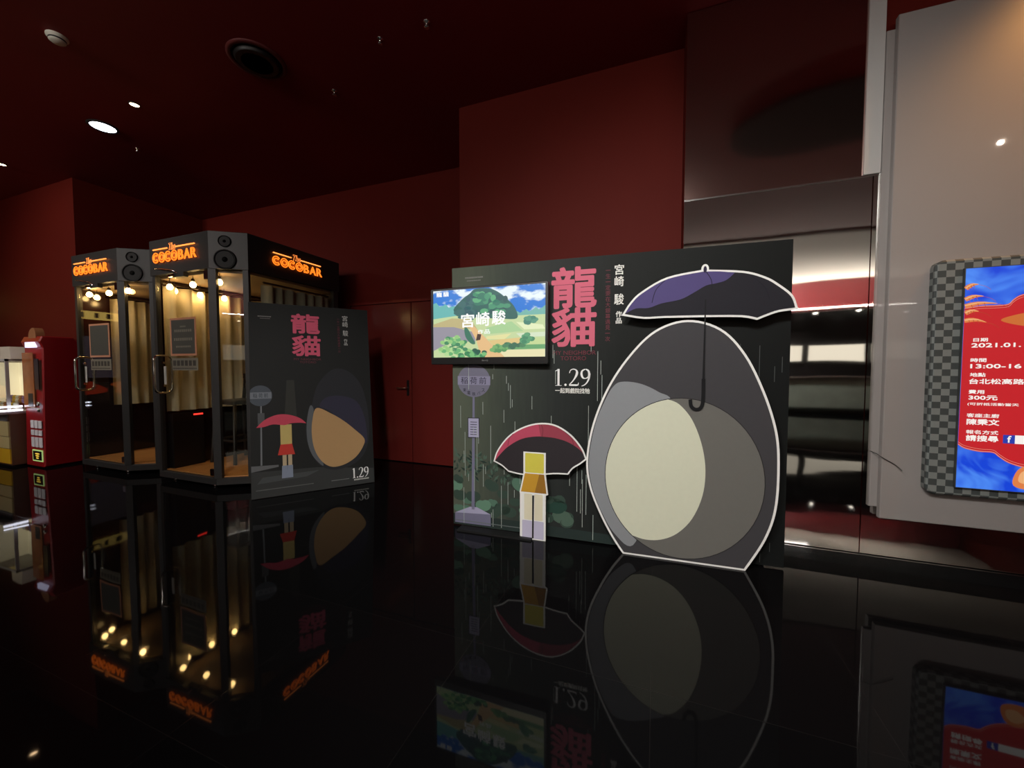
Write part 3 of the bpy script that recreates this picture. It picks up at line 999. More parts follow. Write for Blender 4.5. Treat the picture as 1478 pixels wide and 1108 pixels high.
for pts, c in (([(0.5, 0.42), (0.72, 0.50), (0.82, 0.36), (0.5, 0.33)], (168, 206, 150)), ([(0.76, 0.49), (0.98, 0.44), (1, 0.38), (0.83, 0.38)], (226, 236, 190)),
               ([(0.5, 0.30), (0.72, 0.33), (0.66, 0.25), (0.5, 0.26)], (226, 222, 160)), ([(0.76, 0.33), (1, 0.34), (1, 0.28), (0.80, 0.27)], (212, 226, 196)),
               ([(0.52, 0.24), (0.80, 0.27), (0.80, 0.17), (0.56, 0.17)], (222, 196, 132)), ([(0.80, 0.26), (1, 0.26), (1, 0.17), (0.82, 0.17)], (196, 214, 150)),
               ([(0.50, 0.17), (1, 0.17), (1, 0.11), (0.56, 0.10)], (104, 164, 110)), ([(0.56, 0.10), (1, 0.10), (1, 0.0), (0.6, 0)], (232, 224, 178))):
    p.flat(SPS(pts), 6.6 * e, G(*c), TF)
p.flat(SPS([(0.34, 0.46), (0.395, 0.44), (0.54, 0.20), (0.66, 0.0), (0.45, 0.0), (0.41, 0.24)]), 6.9 * e, G(228, 188, 134), TF)
p.flat(SPS(smooth([(0.30, 0.43), (0.33, 0.42), (0.37, 0.30), (0.40, 0.20), (0.36, 0.20), (0.31, 0.30)], 4, True)), 7.0 * e, G(60, 116, 96), TF)
p.flat(SPS([(0.405, 0.24), (0.445, 0.25), (0.455, 0.33), (0.42, 0.34)]), 7.2 * e, G(74, 56, 50), TF)
for cx, cy, rr, n_, cs in ((0.20, 0.14, 0.15, 60, [(150, 200, 128), (106, 176, 116), (176, 216, 148), (70, 138, 98)]), (0.40, 0.05, 0.09, 30, [(66, 140, 92), (120, 186, 120), (48, 96, 78)]),
                           (0.85, 0.25, 0.055, 22, [(70, 136, 102), (92, 160, 116)]), (0.88, 0.50, 0.045, 14, [(66, 128, 112), (86, 150, 124)]), (0.74, 0.165, 0.08, 14, [(62, 110, 86), (80, 134, 96)]), (0.60, 0.12, 0.07, 14, [(120, 176, 110), (90, 150, 96)])):
    for k in range(n_):
        a, q = rt.uniform(0, 2 * PI), rr * math.sqrt(rt.random())
        p.flat(SPS(ell(cx + q * math.cos(a), cy + q * math.sin(a) * (1.1 if cy > 0.2 or rr > 0.1 else 0.6), 0.025, 0.03, 8)), (7.4 + k % 9 * 0.12) * e, G(*cs[k % len(cs)]), TF)
TWH = glow('screen_white', 255, 255, 252, 1.0)
for i, ch in enumerate('宮崎駿'):
    a, b = SP(0.270 + i * 0.140, 0.435 + i * 0.012), SP(0.392 + i * 0.140, 0.640 + i * 0.012)
    p.text(ch, a[0], a[1], b[0], b[1], 10 * e, TWH, TF, bold=0.0024)
for i, ch in enumerate('作品'):
    a, b = SP(0.424 + i * 0.060, 0.335), SP(0.474 + i * 0.060, 0.400)
    p.text(ch, a[0], a[1], b[0], b[1], 10 * e, TWH, TF, bold=0.0007)
for i, ch in enumerate('龍貓'):
    a, b = SP(0.035 + i * 0.065, 0.905), SP(0.090 + i * 0.065, 0.975)
    p.text(ch, a[0], a[1], b[0], b[1], 10 * e, TWH, TF, bold=0.0012)
p.build('screen', tv)
MB().text('BenQ', 0.455, 1.352, 0.505, 1.366, 0.0006, mat('grey_mark', rgb(150, 150, 150), 0.5), TF).build('maker_mark', tv)

# ------------------------------------------------------------------ leaning poster board by the booth
PY, LEAN = 0.895, 0.150
pu = Vector((math.cos(PY), math.sin(PY), 0))
pb = Vector((-math.sin(PY), math.cos(PY), 0))
pv_ = Vector((0, 0, 1)) * math.cos(LEAN) + pb * math.sin(LEAN)
PF = Fr((-3.705, 2.60, 0.004), pu, pv_)
post = empty('poster_board', PF.P(0.58, 0, 0), 'tall black poster board with pink characters and tan oval, leaning beside the booth', 'poster', rz=PY)
PWd, PH = 1.165, 2.0
KX = PWd / 1.187
p = MB()
p.box((0, 0, -0.012), (PWd, PH, 0), M_MATTEBLACK, PF)
p.flat([(0.002, 0.002), (PWd - .002, 0.002), (PWd - .002, PH - .002), (0.002, PH - .002)], E1, ink(33, 34, 34), PF)


def PQ(l):
    return [(x * KX, y + 0.02 + 0.02 * y / 2) for x, y in l]


pg = lambda pts, k, c: p.flat([(min(max(x, 0.003), PWd - 0.003), max(y, 0.003)) for x, y in PQ(pts)], k * E1, ink(*c), PF)
pg([(0, -0.02), (1.18, -0.06), (1.18, 0.14), (0.6, 0.22), (0, 0.24)], 2, (52, 54, 54))
pg([(0, 0.24), (0.24, 0.27), (0.24, 0.29), (0, 0.30)], 3, (92, 94, 96))
pg([(0.05, 0.12), (0.5, 0.14), (0.62, 0.19), (0.1, 0.18)], 3, (66, 69, 70))
pg([(0.30, 0.70), (0.42, 0.70), (0.40, 1.15), (0.33, 1.15)], 2, (48, 49, 46))
# plain navy shape with tan oval
pg(smooth([(0.56, 0.86), (0.62, 1.08), (0.75, 1.24), (0.87, 1.27), (1.0, 1.20), (1.10, 1.03), (1.15, 0.72), (1.13, 0.42), (1.02, 0.24), (0.80, 0.17), (0.62, 0.24), (0.52, 0.45), (0.50, 0.66)], 5, True), 3, (41, 42, 46))
pg(smooth([(0.64, 0.86), (0.70, 0.95), (0.84, 0.97), (1.0, 0.92), (1.08, 0.80), (1.12, 0.60), (1.10, 0.42), (0.9, 0.6), (0.75, 0.80)], 5, True), 4, (48, 47, 62))
pg(smooth([(0.545, 0.87), (0.51, 0.70), (0.512, 0.50), (0.56, 0.34), (0.66, 0.23), (0.60, 0.45), (0.56, 0.65), (0.58, 0.83)], 5, True), 4, (84, 88, 92))
pg(smooth([(0.61, 0.845), (0.565, 0.72), (0.555, 0.56), (0.58, 0.40), (0.65, 0.27), (0.75, 0.205), (0.88, 0.22), (1.0, 0.29), (1.08, 0.40), (1.09, 0.48), (1.0, 0.58), (0.88, 0.69), (0.75, 0.78)], 5, True), 5, (164, 132, 92))
# bus stop
pg([(0.083, 0.30), (0.098, 0.30), (0.103, 0.90), (0.090, 0.90)], 4, (104, 108, 112))
pg(ell(0.092, 0.995, 0.105, 0.105, 32), 5, (70, 76, 84))
pg([(0.0, 0.965), (0.19, 0.965), (0.19, 1.03), (0.0, 1.03)], 6, (106, 112, 120))
for i, ch in enumerate('稲荷前'):
    a, b = PQ([(0.028 + i * 0.048, 0.975), (0.064 + i * 0.048, 1.02)])
    p.text(ch, a[0], a[1], b[0], b[1], 7 * E1, ink(50, 54, 62), PF)
pg([(0.066, 0.70), (0.125, 0.70), (0.125, 0.82), (0.066, 0.82)], 5, (74, 76, 78))
# red umbrella above a plain banded column
pg(smooth([(0.051, 0.675), (0.12, 0.745), (0.20, 0.785), (0.274, 0.798), (0.36, 0.785), (0.45, 0.745), (0.505, 0.69)], 5)[:-1] + smooth([(0.505, 0.69), (0.44, 0.70), (0.36, 0.70), (0.30, 0.685), (0.20, 0.70), (0.12, 0.68), (0.051, 0.675)], 4)[:-1], 7, (178, 66, 84))
pg([(0.262, 0.49), (0.366, 0.49), (0.366, 0.69), (0.262, 0.69)], 6, (176, 158, 98))
pg([(0.235, 0.385), (0.391, 0.38), (0.366, 0.49), (0.262, 0.49)], 6, (176, 56, 48))
for a in (0.277, 0.327):
    pg([(a, 0.275), (a + 0.036, 0.275), (a + 0.036, 0.382), (a, 0.382)], 6, (168, 152, 124))
    pg([(a - 0.01, 0.15), (a + 0.042, 0.15), (a + 0.042, 0.275), (a - 0.006, 0.275)], 6, (120, 130, 148))
# writing
a, b = PQ([(0.385, 1.650), (0.668, 1.868)])
p.text('龍', a[0], a[1], b[0], b[1], 5 * E1, ink(186, 80, 104), PF, bold=0.0072)
a, b = PQ([(0.388, 1.405), (0.672, 1.632)])
p.text('貓', a[0], a[1], b[0], b[1], 5 * E1, ink(186, 80, 104), PF, bold=0.0068)
for s_, x0, y0, x1, y1 in (('MY NEIGHBOR', 0.405, 1.362, 0.672, 1.384), ('TOTORO', 0.46, 1.33, 0.62, 1.352)):
    a, b = PQ([(x0, y0), (x1, y1)])
    p.text(s_, a[0], a[1], b[0], b[1], 5 * E1, ink(100, 50, 60), PF)
p.column('一生一定要在大銀幕遇見一次', 0.861 * KX, 0.026, 1.885, 0.031, 0.026, 5 * E1, ink(92, 46, 56), PF)
for ch, yt, h, w in (('宮', 1.915, 0.062, 0.056), ('崎', 1.845, 0.062, 0.056), ('駿', 1.745, 0.066, 0.056), ('作', 1.645, 0.036, 0.038), ('品', 1.605, 0.034, 0.036)):
    p.text(ch, 0.934 * KX - w / 2, yt - h, 0.934 * KX + w / 2, yt, 5 * E1, ink(176, 178, 176), PF)
a, b = PQ([(0.95, 0.055), (1.125, 0.165)])
serif_129(p, a[0], a[1], b[0], b[1], 5 * E1, ink(226, 226, 222), PF)
a, b = PQ([(0.965, 0.030), (1.125, 0.045)])
fineprint(p, a[0], b[0], a[1], 0.014, 5 * E1, ink(180, 180, 176), PF, 14)
fineprint(p, 0.08, 0.20, 1.85, 0.010, 5 * E1, ink(120, 120, 118), PF, 14)
fineprint(p, 0.10, 0.19, 1.83, 0.007, 5 * E1, ink(100, 100, 100), PF, 14)
fineprint(p, 0.04, 0.55, 0.075, 0.008, 5 * E1, ink(96, 98, 98), PF, 46)
fineprint(p, 0.72, 0.90, 0.075, 0.008, 5 * E1, ink(110, 112, 112), PF, 16)
p.build('panel', post)
p = MB()
a0 = PF.P(0.58, 1.2, -0.012)
a1 = a0 + pb * 0.34
a1.z = 0.01
p.tube([a0, a1], 0.012, M_BLACK, 8)
p.tube([PF.P(0.3, 1.2, -0.02), PF.P(0.86, 1.2, -0.02)], 0.010, M_BLACK, 8)
p.build('easel_leg', post)

# ------------------------------------------------------------------ karaoke booths
BW, BD, BZ = 1.28, 1.42, 2.72
HB = 2.335                                                           # underside of the header
OUT = [(0, 0), (0.98, 0), (1.28, 0.19), (1.28, BD), (0, BD)]


def neon(fr, parent, w):
    """The COCO BAR tube sign, w wide, drawn from the frame's origin at its lower left"""
    k = w / 0.74
    s = empty('sign', (0, 0, 0), None, None)
    s.parent = parent
    h = 0.108 * k
    b = MB()
    for i, ch in enumerate('COCO'):
        x = (0.0 + i * 0.108) * k
        b.prism(ell(x + 0.055 * k, h / 2, 0.053 * k, h / 2, 24), 0.002, 0.006, M_NEONBACK, fr)
    b.build('glow_backing', s)
    l = MB()
    for i, ch in enumerate('COCO'):
        cx, cy = (0.055 + i * 0.108) * k, h / 2
        for rx, ry in ((0.050 * k, h * 0.49), (0.029 * k, h * 0.25)):
            if ch == 'C':
                pts = ell(cx, cy, rx, ry, 20, 0.75, 2 * PI - 0.75)
            else:
                pts = ell(cx, cy, rx, ry, 22)
            l.tube([fr.P(x, y, 0.014) for x, y in pts], 0.0055 * k, M_NEON, 6, closed=(ch == 'O'))
        if ch == 'C':
            for sg in (1, -1):
                l.tube([fr.P(cx + 0.050 * k * math.cos(0.75), cy + sg * h * 0.49 * math.sin(0.75), 0.014), fr.P(cx + 0.029 * k * math.cos(0.75), cy + sg * h * 0.25 * math.sin(0.75), 0.014)], 0.0055 * k, M_NEON, 6)
    # slab letters of the last word as outlined tubes
    x = 0.445 * k
    for ch, wd in (('B', 0.085), ('A', 0.105), ('R', 0.095)):
        l.text(ch, x, 0, x + wd * k, h, 0.012, M_NEON, fr, offset=0.0, outline=0.030)
        x += (wd + 0.008) * k
    l.build('lettering', s)
    r = MB()
    y = h + 0.036 * k
    r.tube([fr.P(0.012 * k, y, 0.014), fr.P(0.262 * k, y, 0.014)], 0.007 * k, M_NEONLINE, 6)
    r.tube([fr.P(0.405 * k, y, 0.014), fr.P(0.72 * k, y, 0.014)], 0.007 * k, M_NEONLINE, 6)
    # script word
    r.text('The', 0.272 * k, h + 0.008 * k, 0.395 * k, h + 0.085 * k, 0.012, M_NEONLINE, fr, offset=0.01, outline=0.012, shear=0.25)
    r.build('line_and_script', s)
    return s


def curtain(path, z0, z1, amp, n):
    """pleated cloth along a path, with thickness"""
    P = [Vector(q) for q in path]
    seg = [(P[i + 1] - P[i]).length for i in range(len(P) - 1)]
    tot = sum(seg)
    pts, nor = [], []
    for k in range(n + 1):
        d = tot * k / n
        i = 0
        while i < len(seg) - 1 and d > seg[i]:
            d -= seg[i]
            i += 1
        t = (P[i + 1] - P[i]).normalized()
        nm = Vector((-t.y, t.x))
        pts.append(P[i] + t * d + nm * amp * math.sin(k * 0.95 + 0.7 * math.sin(k * 0.31)))
        nor.append(nm)
    return pts, nor


def booth(x0, label, busy):
    O = Vector((x0, 2.69, 0))
    root = empty('karaoke_booth', O, label, 'booth', 'karaoke booths')
    lf = Fr(O, (1, 0, 0), (0, 1, 0))                                  # plan
    FF = Fr(O, (1, 0, 0), (0, 0, 1), (0, -1, 0))                      # front face
    c0, c1 = O + Vector((0.98, 0, 0)), O + Vector((1.28, 0.19, 0))
    CF = Fr(c0, (c1 - c0), (0, 0, 1))                                 # chamfered corner
    CW = (c1 - c0).length
    RF = Fr(c1, (0, 1, 0), (0, 0, 1), (1, 0, 0))                      # right side
    RW = BD - 0.19
    MB().prism(OUT, 0.055, 0.125, M_DARK, lf, bevel=0.004).build('base', root)
    MB().prism(grow(OUT, -0.045), 0.1252, 0.136, M_WOOD, lf).build('floor_board', root)
    MB().prism(grow(OUT, 0.012), HB, BZ, M_DARK, lf, bevel=0.006).build('header', root)
    MB().prism(grow(OUT, -0.05), HB - 0.03, HB - 0.002, mat('booth_ceiling_board', (0.25, 0.17, 0.10, 1), 0.6), lf).build('ceiling_board', root)
    w = MB()
    w.box((0.0, 0.05, 0.125), (0.03, BD, HB), mat('dark_gloss_lining', rgb(34, 22, 22), 0.16), lf)
    w.box((0.03, BD - 0.03, 0.125), (BW, BD, HB), M_DARK, lf)
    w.build('wall_panel', root)
    for (x, y, wx, wy) in ((0.0, 0.0, 0.05, 0.05), (BW - 0.05, BD - 0.08, 0.05, 0.05)):
        MB().box((x, y, 0.125), (x + wx, y + wy, HB), M_DARK, lf).build('post', root)
    for u_, fr_ in ((0.0, CF), (CW - 0.052, CF)):
        MB().box((u_ - (0.02 if u_ == 0 else 0), 0.125, -0.05), (u_ + 0.052, HB, 0.002), M_DARK, fr_).build('post', root)
    # glass
    dr = MB().box((0.055, 0.135, -0.026), (0.955, HB - 0.006, -0.016), GLASS, FF).build('door', root)
    MB().box((0.056, 0.125, -0.05), (CW - 0.056, HB, -0.042), GLASS, CF).build('corner_glass', root)
    MB().box((0.01, 0.125, -0.03), (RW - 0.085, HB, -0.022), GLASS, RF).build('side_glass', root)
    # door fittings
    h = MB()
    HF = Fr(FF.P(0.105, 0, 0), (0, -1, 0), (0, 0, 1), (-1, 0, 0))
    h.tube([HF.P(x, y, 0) for x, y in rrect(-0.100, 1.02, 0.068, 1.44, 0.055, 6)], 0.0125, M_CHROME, 8, closed=True)
    for y in (1.10, 1.36):
        h.tube([HF.P(-0.032, y, 0), HF.P(-0.010, y, 0)], 0.014, M_CHROME, 8)
    h.build('handle', dr)
    MB().box((0.120, 1.115, -0.0155), (0.165, 1.320, -0.0145), mat('pale_sticker', rgb(190, 190, 184), 0.5), FF).build('pull_sticker', dr)
    n_ = MB()
    n_.box((0.265, 1.435, -0.0155), (0.705, 1.850, -0.011), mat('copper_notice_frame', rgb(200, 140, 110), 0.4), FF)
    n_.box((0.288, 1.458, -0.011), (0.682, 1.828, -0.010), mat('slate_notice', rgb(72, 72, 66), 0.6), FF)
    if busy:
        for yy, hh, a_, b_ in ((1.745, 0.018, 0.44, 0.54), (1.695, 0.028, 0.34, 0.64), (1.60, 0.03, 0.33, 0.65), (1.525, 0.02, 0.36, 0.62)):
            fineprint(n_, a_, b_, yy, hh, -0.0095, mat('notice_writing', rgb(120, 116, 104), 0.6), FF, 9)
    nb = n_.build('notice_board', dr)
    s_ = MB()
    s_.box((0.275, 1.275, -0.0155), (0.720, 1.410, -0.013), mat('frosted_notice', rgb(122, 118, 104), 0.5), FF)
    for k in range(6):
        s_.box((0.295 + k * 0.068, 1.325, -0.013), (0.345 + k * 0.068, 1.385, -0.0125), mat('notice_icon', rgb(62, 60, 54), 0.5), FF)
    fineprint(s_, 0.29, 0.70, 1.290, 0.012, -0.0125, mat('notice_icon'), FF, 24)
    s_.build('rules_sticker', dr)
    for y0, y1 in ((0.145, 0.215), (HB - 0.10, HB - 0.01)):
        MB().box((0.865, y0, -0.032), (0.955, y1, -0.008), M_CHROME, FF).build('hinge', dr)
    cl = MB()
    cl.box((0.42, HB - 0.055, -0.016), (0.60, HB - 0.005, 0.03), M_DARK, FF)
    cl.box((0.36, HB - 0.05, -0.016), (0.47, HB - 0.02, 0.045), M_CHROME, FF)
    cl.build('door_closer', dr)
    ar = MB()
    ar.tube([FF.P(0.10, HB + 0.07, 0.02), FF.P(0.45, HB + 0.015, 0.05), FF.P(0.50, HB - 0.02, 0.03)], 0.007, M_CHROME, 6)
    ar.build('closer_arm', dr)
    # loudspeakers let into the header's corner
    for (cy, r) in ((2.43, 0.105), (2.618, 0.060)):
        sf = Fr(CF.P(CW * 0.42, cy, 0.012), CF.u, CF.v, CF.n)
        q = MB().lathe([(r * 1.0, 0), (r * 1.0, 0.012), (r * 0.90, 0.016), (r * 0.86, 0.008)], mat('speaker_ring', rgb(18, 18, 18), 0.5, spec=0.2), sf, 32).build('loudspeaker', root)
        MB().lathe([(r * 0.86, 0.003), (r * 0.86, 0.009), (r * 0.60, 0.002), (r * 0.28, 0.001), (r * 0.26, 0.008), (0.001, 0.014)], mat('speaker_cone', rgb(12, 12, 12), 0.8, spec=0.1), sf, 28).build('cone', q)
    neon(Fr(FF.P(0.072, 2.462, 0.013), FF.u, FF.v, FF.n), root, 0.74)
    neon(Fr(RF.P(0.26, 2.462, 0.013), RF.u, RF.v, RF.n), root, 0.68)
    for (x, y) in ((0.12, 0.10), (0.80, 0.10), (1.15, 0.35), (0.12, 1.30), (1.15, 1.30)):
        q = MB()
        q.tube([lf.P(x, y, 0.055), lf.P(x, y, 0.03)], 0.012, M_CHROME, 8)
        q.lathe([(0.004, 0), (0.022, 0.001), (0.026, 0.006), (0.02, 0.03), (0.01, 0.032)], M_CHROME, lf if False else Fr(lf.P(x, y, 0), (1, 0, 0), (0, 1, 0)), 14)
        q.build('levelling_foot', root)
    return root, lf


def make_curtain(lf, path, label, group='booth curtains'):
    pts, nor = curtain(path, 0, 0, 0.040, 150 if len(path) > 3 else 60)
    vs, fs = [], []
    n = len(pts)
    for off in (0.0, 0.006):
        for z in (0.80, 1.4, HB - 0.10):
            for q, m_ in zip(pts, nor):
                vs.append(lf.P(q.x + m_.x * off, q.y + m_.y * off, z))
    for L in (0, 3):
        for r in (0, 1):
            for k in range(n - 1):
                a = (L + r) * n + k
                fs.append((a, a + 1, a + n + 1, a + n))
    for r in (0, 2):
        for k in range(n - 1):
            fs.append((r * n + k, r * n + k + 1, (r + 3) * n + k + 1, (r + 3) * n + k))
    t = empty('curtain', lf.P(path[0][0], path[0][1], 0.62), label, 'curtain', group)
    MB().add(vs, fs, M_CURTAIN, True).build('cloth', t)
    rod = [lf.P(q[0], q[1], HB - 0.075) for q in path]
    MB().tube(rod, 0.012, M_DARKWOOD, 8).build('rod', t)
    return t


def bulb(x, y, z, label):
    t = empty('pendant_bulb', (x, y, z), label, 'light bulb', 'pendant bulbs in the booths')
    f = Fr((x, y, z), (1, 0, 0), (0, 1, 0))
    MB().tube([(x, y, HB - 0.031), (x, y, z + 0.06)], 0.004, M_BLACK, 6).build('cord', t)
    MB().lathe([(0.013, 0.030), (0.016, 0.038), (0.016, 0.060), (0.008, 0.066)], M_DARKWOOD, f, 12).build('socket', t)
    MB().lathe([(0.002, -0.034), (0.018, -0.029), (0.028, -0.014), (0.030, -0.001), (0.024, 0.016), (0.013, 0.030)], M_BULB, f, 14).build('globe', t)


def bench(lf, label, x0, x1, y0, y1, led):
    t = empty('bench_seat', lf.P((x0 + x1) / 2, y0, 0.136), label, 'bench', 'booth benches')
    MB().box((x0, y0 + 0.03, 0.137), (x1, y1, 0.52), M_SOFA, lf).build('box_base', t)
    MB().prism([(x0, y0), (x1, y0), (x1, y1), (x0, y1)], 0.52, 0.62, M_SOFA, lf, bevel=0.02).build('cushion', t)
    return t


def stool(loc, rz, label):
    t = empty('bar_stool', loc, label, 'stool', rz=rz)
    W_, Hs = 0.19, 0.72
    f = Fr(loc, (math.cos(rz), math.sin(rz), 0), (-math.sin(rz), math.cos(rz), 0))
    MB().prism(rrect(-W_, -W_, W_, W_, 0.04), Hs, Hs + 0.05, M_DARKWOOD, f, bevel=0.012).build('seat', t)
    for sx in (-1, 1):
        for sy in (-1, 1):
            zt = Hs if sy < 0 else 1.08
            q = MB()
            q.tube([f.P(sx * (W_ + 0.02), sy * (W_ + 0.02), 0), f.P(sx * (W_ - 0.02), sy * (W_ - 0.02), Hs), f.P(sx * (W_ - 0.02), sy * (W_ + (0.02 if sy > 0 else -0.02)), zt)], 0.020, M_DARKWOOD, 8)
            q.build('leg', t)
    q = MB()
    for z in (0.93, 1.06):
        q.box((-W_, W_ - 0.005, z - 0.03), (W_, W_ + 0.02, z + 0.03), M_DARKWOOD, f)
    for x in (-0.09, 0, 0.09):
        q.box((x - 0.015, W_, Hs + 0.04), (x + 0.015, W_ + 0.015, 1.04), M_DARKWOOD, f)
    q.build('backrest', t)
    for a, b in (((-1, -1), (1, -1)), ((1, -1), (1, 1)), ((-1, 1), (1, 1)), ((-1, -1), (-1, 1))):
        MB().tube([f.P(a[0] * W_, a[1] * W_, 0.28), f.P(b[0] * W_, b[1] * W_, 0.28)], 0.014, M_DARKWOOD, 8).build('footrest_rail', t)
    return t


XA, XB = -5.335, -6.965
rootA, LA = booth(XA, 'nearer glass karaoke booth, lit inside, with orange neon signs on two sides', True)
rootB, LB = booth(XB, 'farther glass karaoke booth standing beside the red machine', False)
make_curtain(LA, [(0.085, 0.05), (0.085, 1.33), (1.19, 1.33), (1.19, 0.42)], 'cream pleated curtain in the nearer booth')
make_curtain(LB, [(0.085, 0.30), (0.085, 1.33), (1.20, 1.33), (1.20, 0.55)], 'cream pleated curtain in the farther booth')
bench(LA, 'low black bench under the curtain of the nearer booth', 0.60, 1.20, 0.98, 1.28, True)
bench(LB, 'low black bench under the curtain of the farther booth', 0.08, 1.15, 0.90, 1.28, False)
stool(LA.P(0.42, 0.64, 0.137), math.radians(0), 'dark wooden bar stool with slatted back in the nearer booth')
t = empty('karaoke_machine', LA.P(0.08, 0.24, 0.137), 'black karaoke machine with a red light at the left wall of the nearer booth', 'karaoke machine')
MB().box((0.035, 0.08, 0.137), (0.13, 0.40, 0.77), M_BLACK, LA).build('casing', t)
MB().box((0.131, 0.29, 0.735), (0.136, 0.39, 0.752), mat('red_indicator', (0.1, 0, 0, 1), 0.4, emit=(1, 0.03, 0.02, 1), strength=3), LA).build('indicator_light', t)

for x, y, z, lb in ((-5.15, 2.755, 2.215, 'lit pendant bulb at upper left behind the door of the nearer booth'), (-5.245, 2.853, 2.195, 'lit pendant bulb just below and right of the upper left one in the nearer booth'),
                    (-4.77, 2.77, 2.215, 'lit pendant bulb above the notice board of the nearer booth'), (-5.21, 3.10, 2.19, 'lit pendant bulb beside the hinge side of the nearer booth door'),
                    (-4.37, 2.79, 2.215, 'higher lit pendant bulb behind the corner glass of the nearer booth'), (-5.18, 3.36, 2.19, 'lower lit pendant bulb behind the corner glass of the nearer booth'),
                    (-6.76, 2.745, 2.235, 'leftmost lit pendant bulb behind the door of the farther booth'), (-6.80, 2.83, 2.215, 'lowest lit pendant bulb behind the door of the farther booth'),
                    (-6.37, 2.765, 2.23, 'lit pendant bulb nearest the hinge of the farther booth door'), (-5.93, 2.75, 2.225, 'higher lit pendant bulb behind the corner glass of the farther booth'),
                    (-6.58, 3.01, 2.19, 'lower lit pendant bulb behind the corner glass of the farther booth')):
    bulb(x, y, z, lb)

# ------------------------------------------------------------------ amusement machines at the far left
M_REDM = mat('red_machine_enamel', (0.30, 0.008, 0.012, 1), 0.35, noise=0.04)
t = empty('capsule_machine', (-7.55, 2.68, 0), 'tall red vending machine with white buttons beside the farther booth', 'vending machine')
MF = Fr((-7.835, 2.50, 0), (1, 0, 0), (0, 0, 1), (0, -1, 0))
sd = Fr((-7.375, 2.50, 0), (0, 1, 0), (0, 0, 1), (1, 0, 0))
prof = [(0, 0.02), (0.36, 0.02), (0.36, 1.66), (0.31, 1.71), (0.03, 1.71), (0.0, 1.64), (0.03, 1.56)]
MB().prism(prof, -0.455, 0.0, M_REDM, sd, bevel=0.012).box((0.02, 0, -0.34), (0.44, 0.03, -0.03), M_BLACK, MF).build('body', t)
MB().box((0.02, 0.78, 0), (0.30, 1.50, 0.004), mat('amber_machine_window', rgb(150, 86, 50), 0.12, emit=(0.5, 0.2, 0.06, 1), strength=0.07, noise=0.5, scale=9), MF).box((0.14, 0.80, 0.004), (0.26, 0.97, 0.006), M_BLACK, MF).build('window', t)
MB().box((0.34, 1.02, 0), (0.44, 1.42, 0.008), mat('dark_bill_unit', rgb(52, 42, 46), 0.3), MF).build('bill_unit', t)
for y in (0.76, 0.84):
    MB().lathe([(0.028, 0), (0.028, 0.01), (0.001, 0.012)], mat('coin_slot_metal', (0.4, 0.38, 0.34, 1), 0.35, 0.9), Fr(MF.P(0.39, y, 0), MF.u, MF.v, MF.n), 14).build('coin_slot', t)
MB().box((0.14, 1.565, -0.02), (0.36, 1.635, 0.012), glow('machine_top_light', 226, 222, 255, 1.5), MF).build('lit_name_plate', t)
MBU = mat('white_button', rgb(238, 238, 244), 0.4)
for r in range(3):
    for c in range(3):
        hh = (0.10, 0.07, 0.13)[r]
        y = (0.52, 0.425, 0.27)[r]
        MB().prism(rrect(0.165 + c * 0.098, y, 0.245 + c * 0.098, y + hh, 0.008), 0, 0.006, MBU, MF).build('button_panel', t)
q = MB().box((0.18, 0.085, 0), (0.43, 0.235, 0.006), mat('lime_frame_light', (0.1, 0.1, 0.05, 1), 0.4, emit=(0.50, 0.75, 0.25, 1), strength=0.6), MF).build('lit_badge', t)
p = MB().box((0.195, 0.10, 0.006), (0.415, 0.22, 0.007), M_BLACK, MF)
for k in range(3):
    p.flat(ell(0.305, 0.185 - k * 0.028, 0.06 - 0.012 * k, 0.010, 14), 0.0075 + k * 0.0003, glow('badge_gold', 230, 190, 70, 1.0), MF)
p.build('badge_face', q)
q = MB()
q.prism(smooth([(0.16, 1.65), (0.15, 1.74), (0.20, 1.80), (0.28, 1.82), (0.33, 1.76), (0.32, 1.66)], 4, True), -0.10, -0.02, mat('tan_topper', rgb(150, 100, 66), 0.5), MF)
q.build('topper', t)

t = empty('claw_machine', (-8.2, 2.55, 0), 'white lit claw machine with yellow base cut off by the photo edge', 'claw machine')
CFm = Fr((-8.77, 2.38, 0), (1, 0, 0), (0, 0, 1), (0, -1, 0))
CWm = 0.92
MB().box((0, 0.03, -0.40), (CWm, 0.70, 0), mat('brown_machine_side', rgb(96, 66, 52), 0.35), CFm).box((0, 0.0, -0.36), (CWm - .03, 0.03, -0.03), M_BLACK, CFm).build('body', t)
p = MB()
p.box((0, 0.05, 0), (CWm - 0.01, 0.24, 0.012), mat('yellow_panel', rgb(214, 170, 40), 0.4), CFm)
p.box((0, 0.25, 0), (CWm - 0.02, 0.40, 0.012), mat('cream_panel', rgb(196, 180, 130), 0.4), CFm)
p.box((0, 0.41, 0), (CWm - 0.03, 0.60, 0.012), mat('cream_panel'), CFm)
p.box((0.5, 0.61, 0), (CWm - 0.06, 0.69, 0.012), mat('grey_panel', rgb(120, 124, 130), 0.4), CFm)
p.build('front_panel', t)
MB().box((0, 0.70, -0.38), (CWm, 0.73, 0.10), mat('control_shelf', rgb(150, 140, 140), 0.3), CFm).build('control_shelf', t)
for y in (0.738, 0.785):
    MB().box((CWm - 0.004, y, -0.11), (CWm + 0.008, y + 0.022, 0.10), mat('led_strip', (1, 1, 1, 1), 0.4, emit=(0.82, 0.84, 1.0, 1), strength=4), CFm).build('led_strip', t)
p = MB()
ML = mat('lit_cabinet_back', (0.8, 0.75, 0.6, 1), 0.5, emit=(1.0, 0.84, 0.55, 1), strength=0.55)
p.box((0.30, 0.80, -0.30), (CWm - 0.08, 1.38, -0.29), ML, CFm).box((0.30, 0.80, -0.29), (0.31, 1.38, -0.01), ML, CFm)
p.build('lit_back', t)
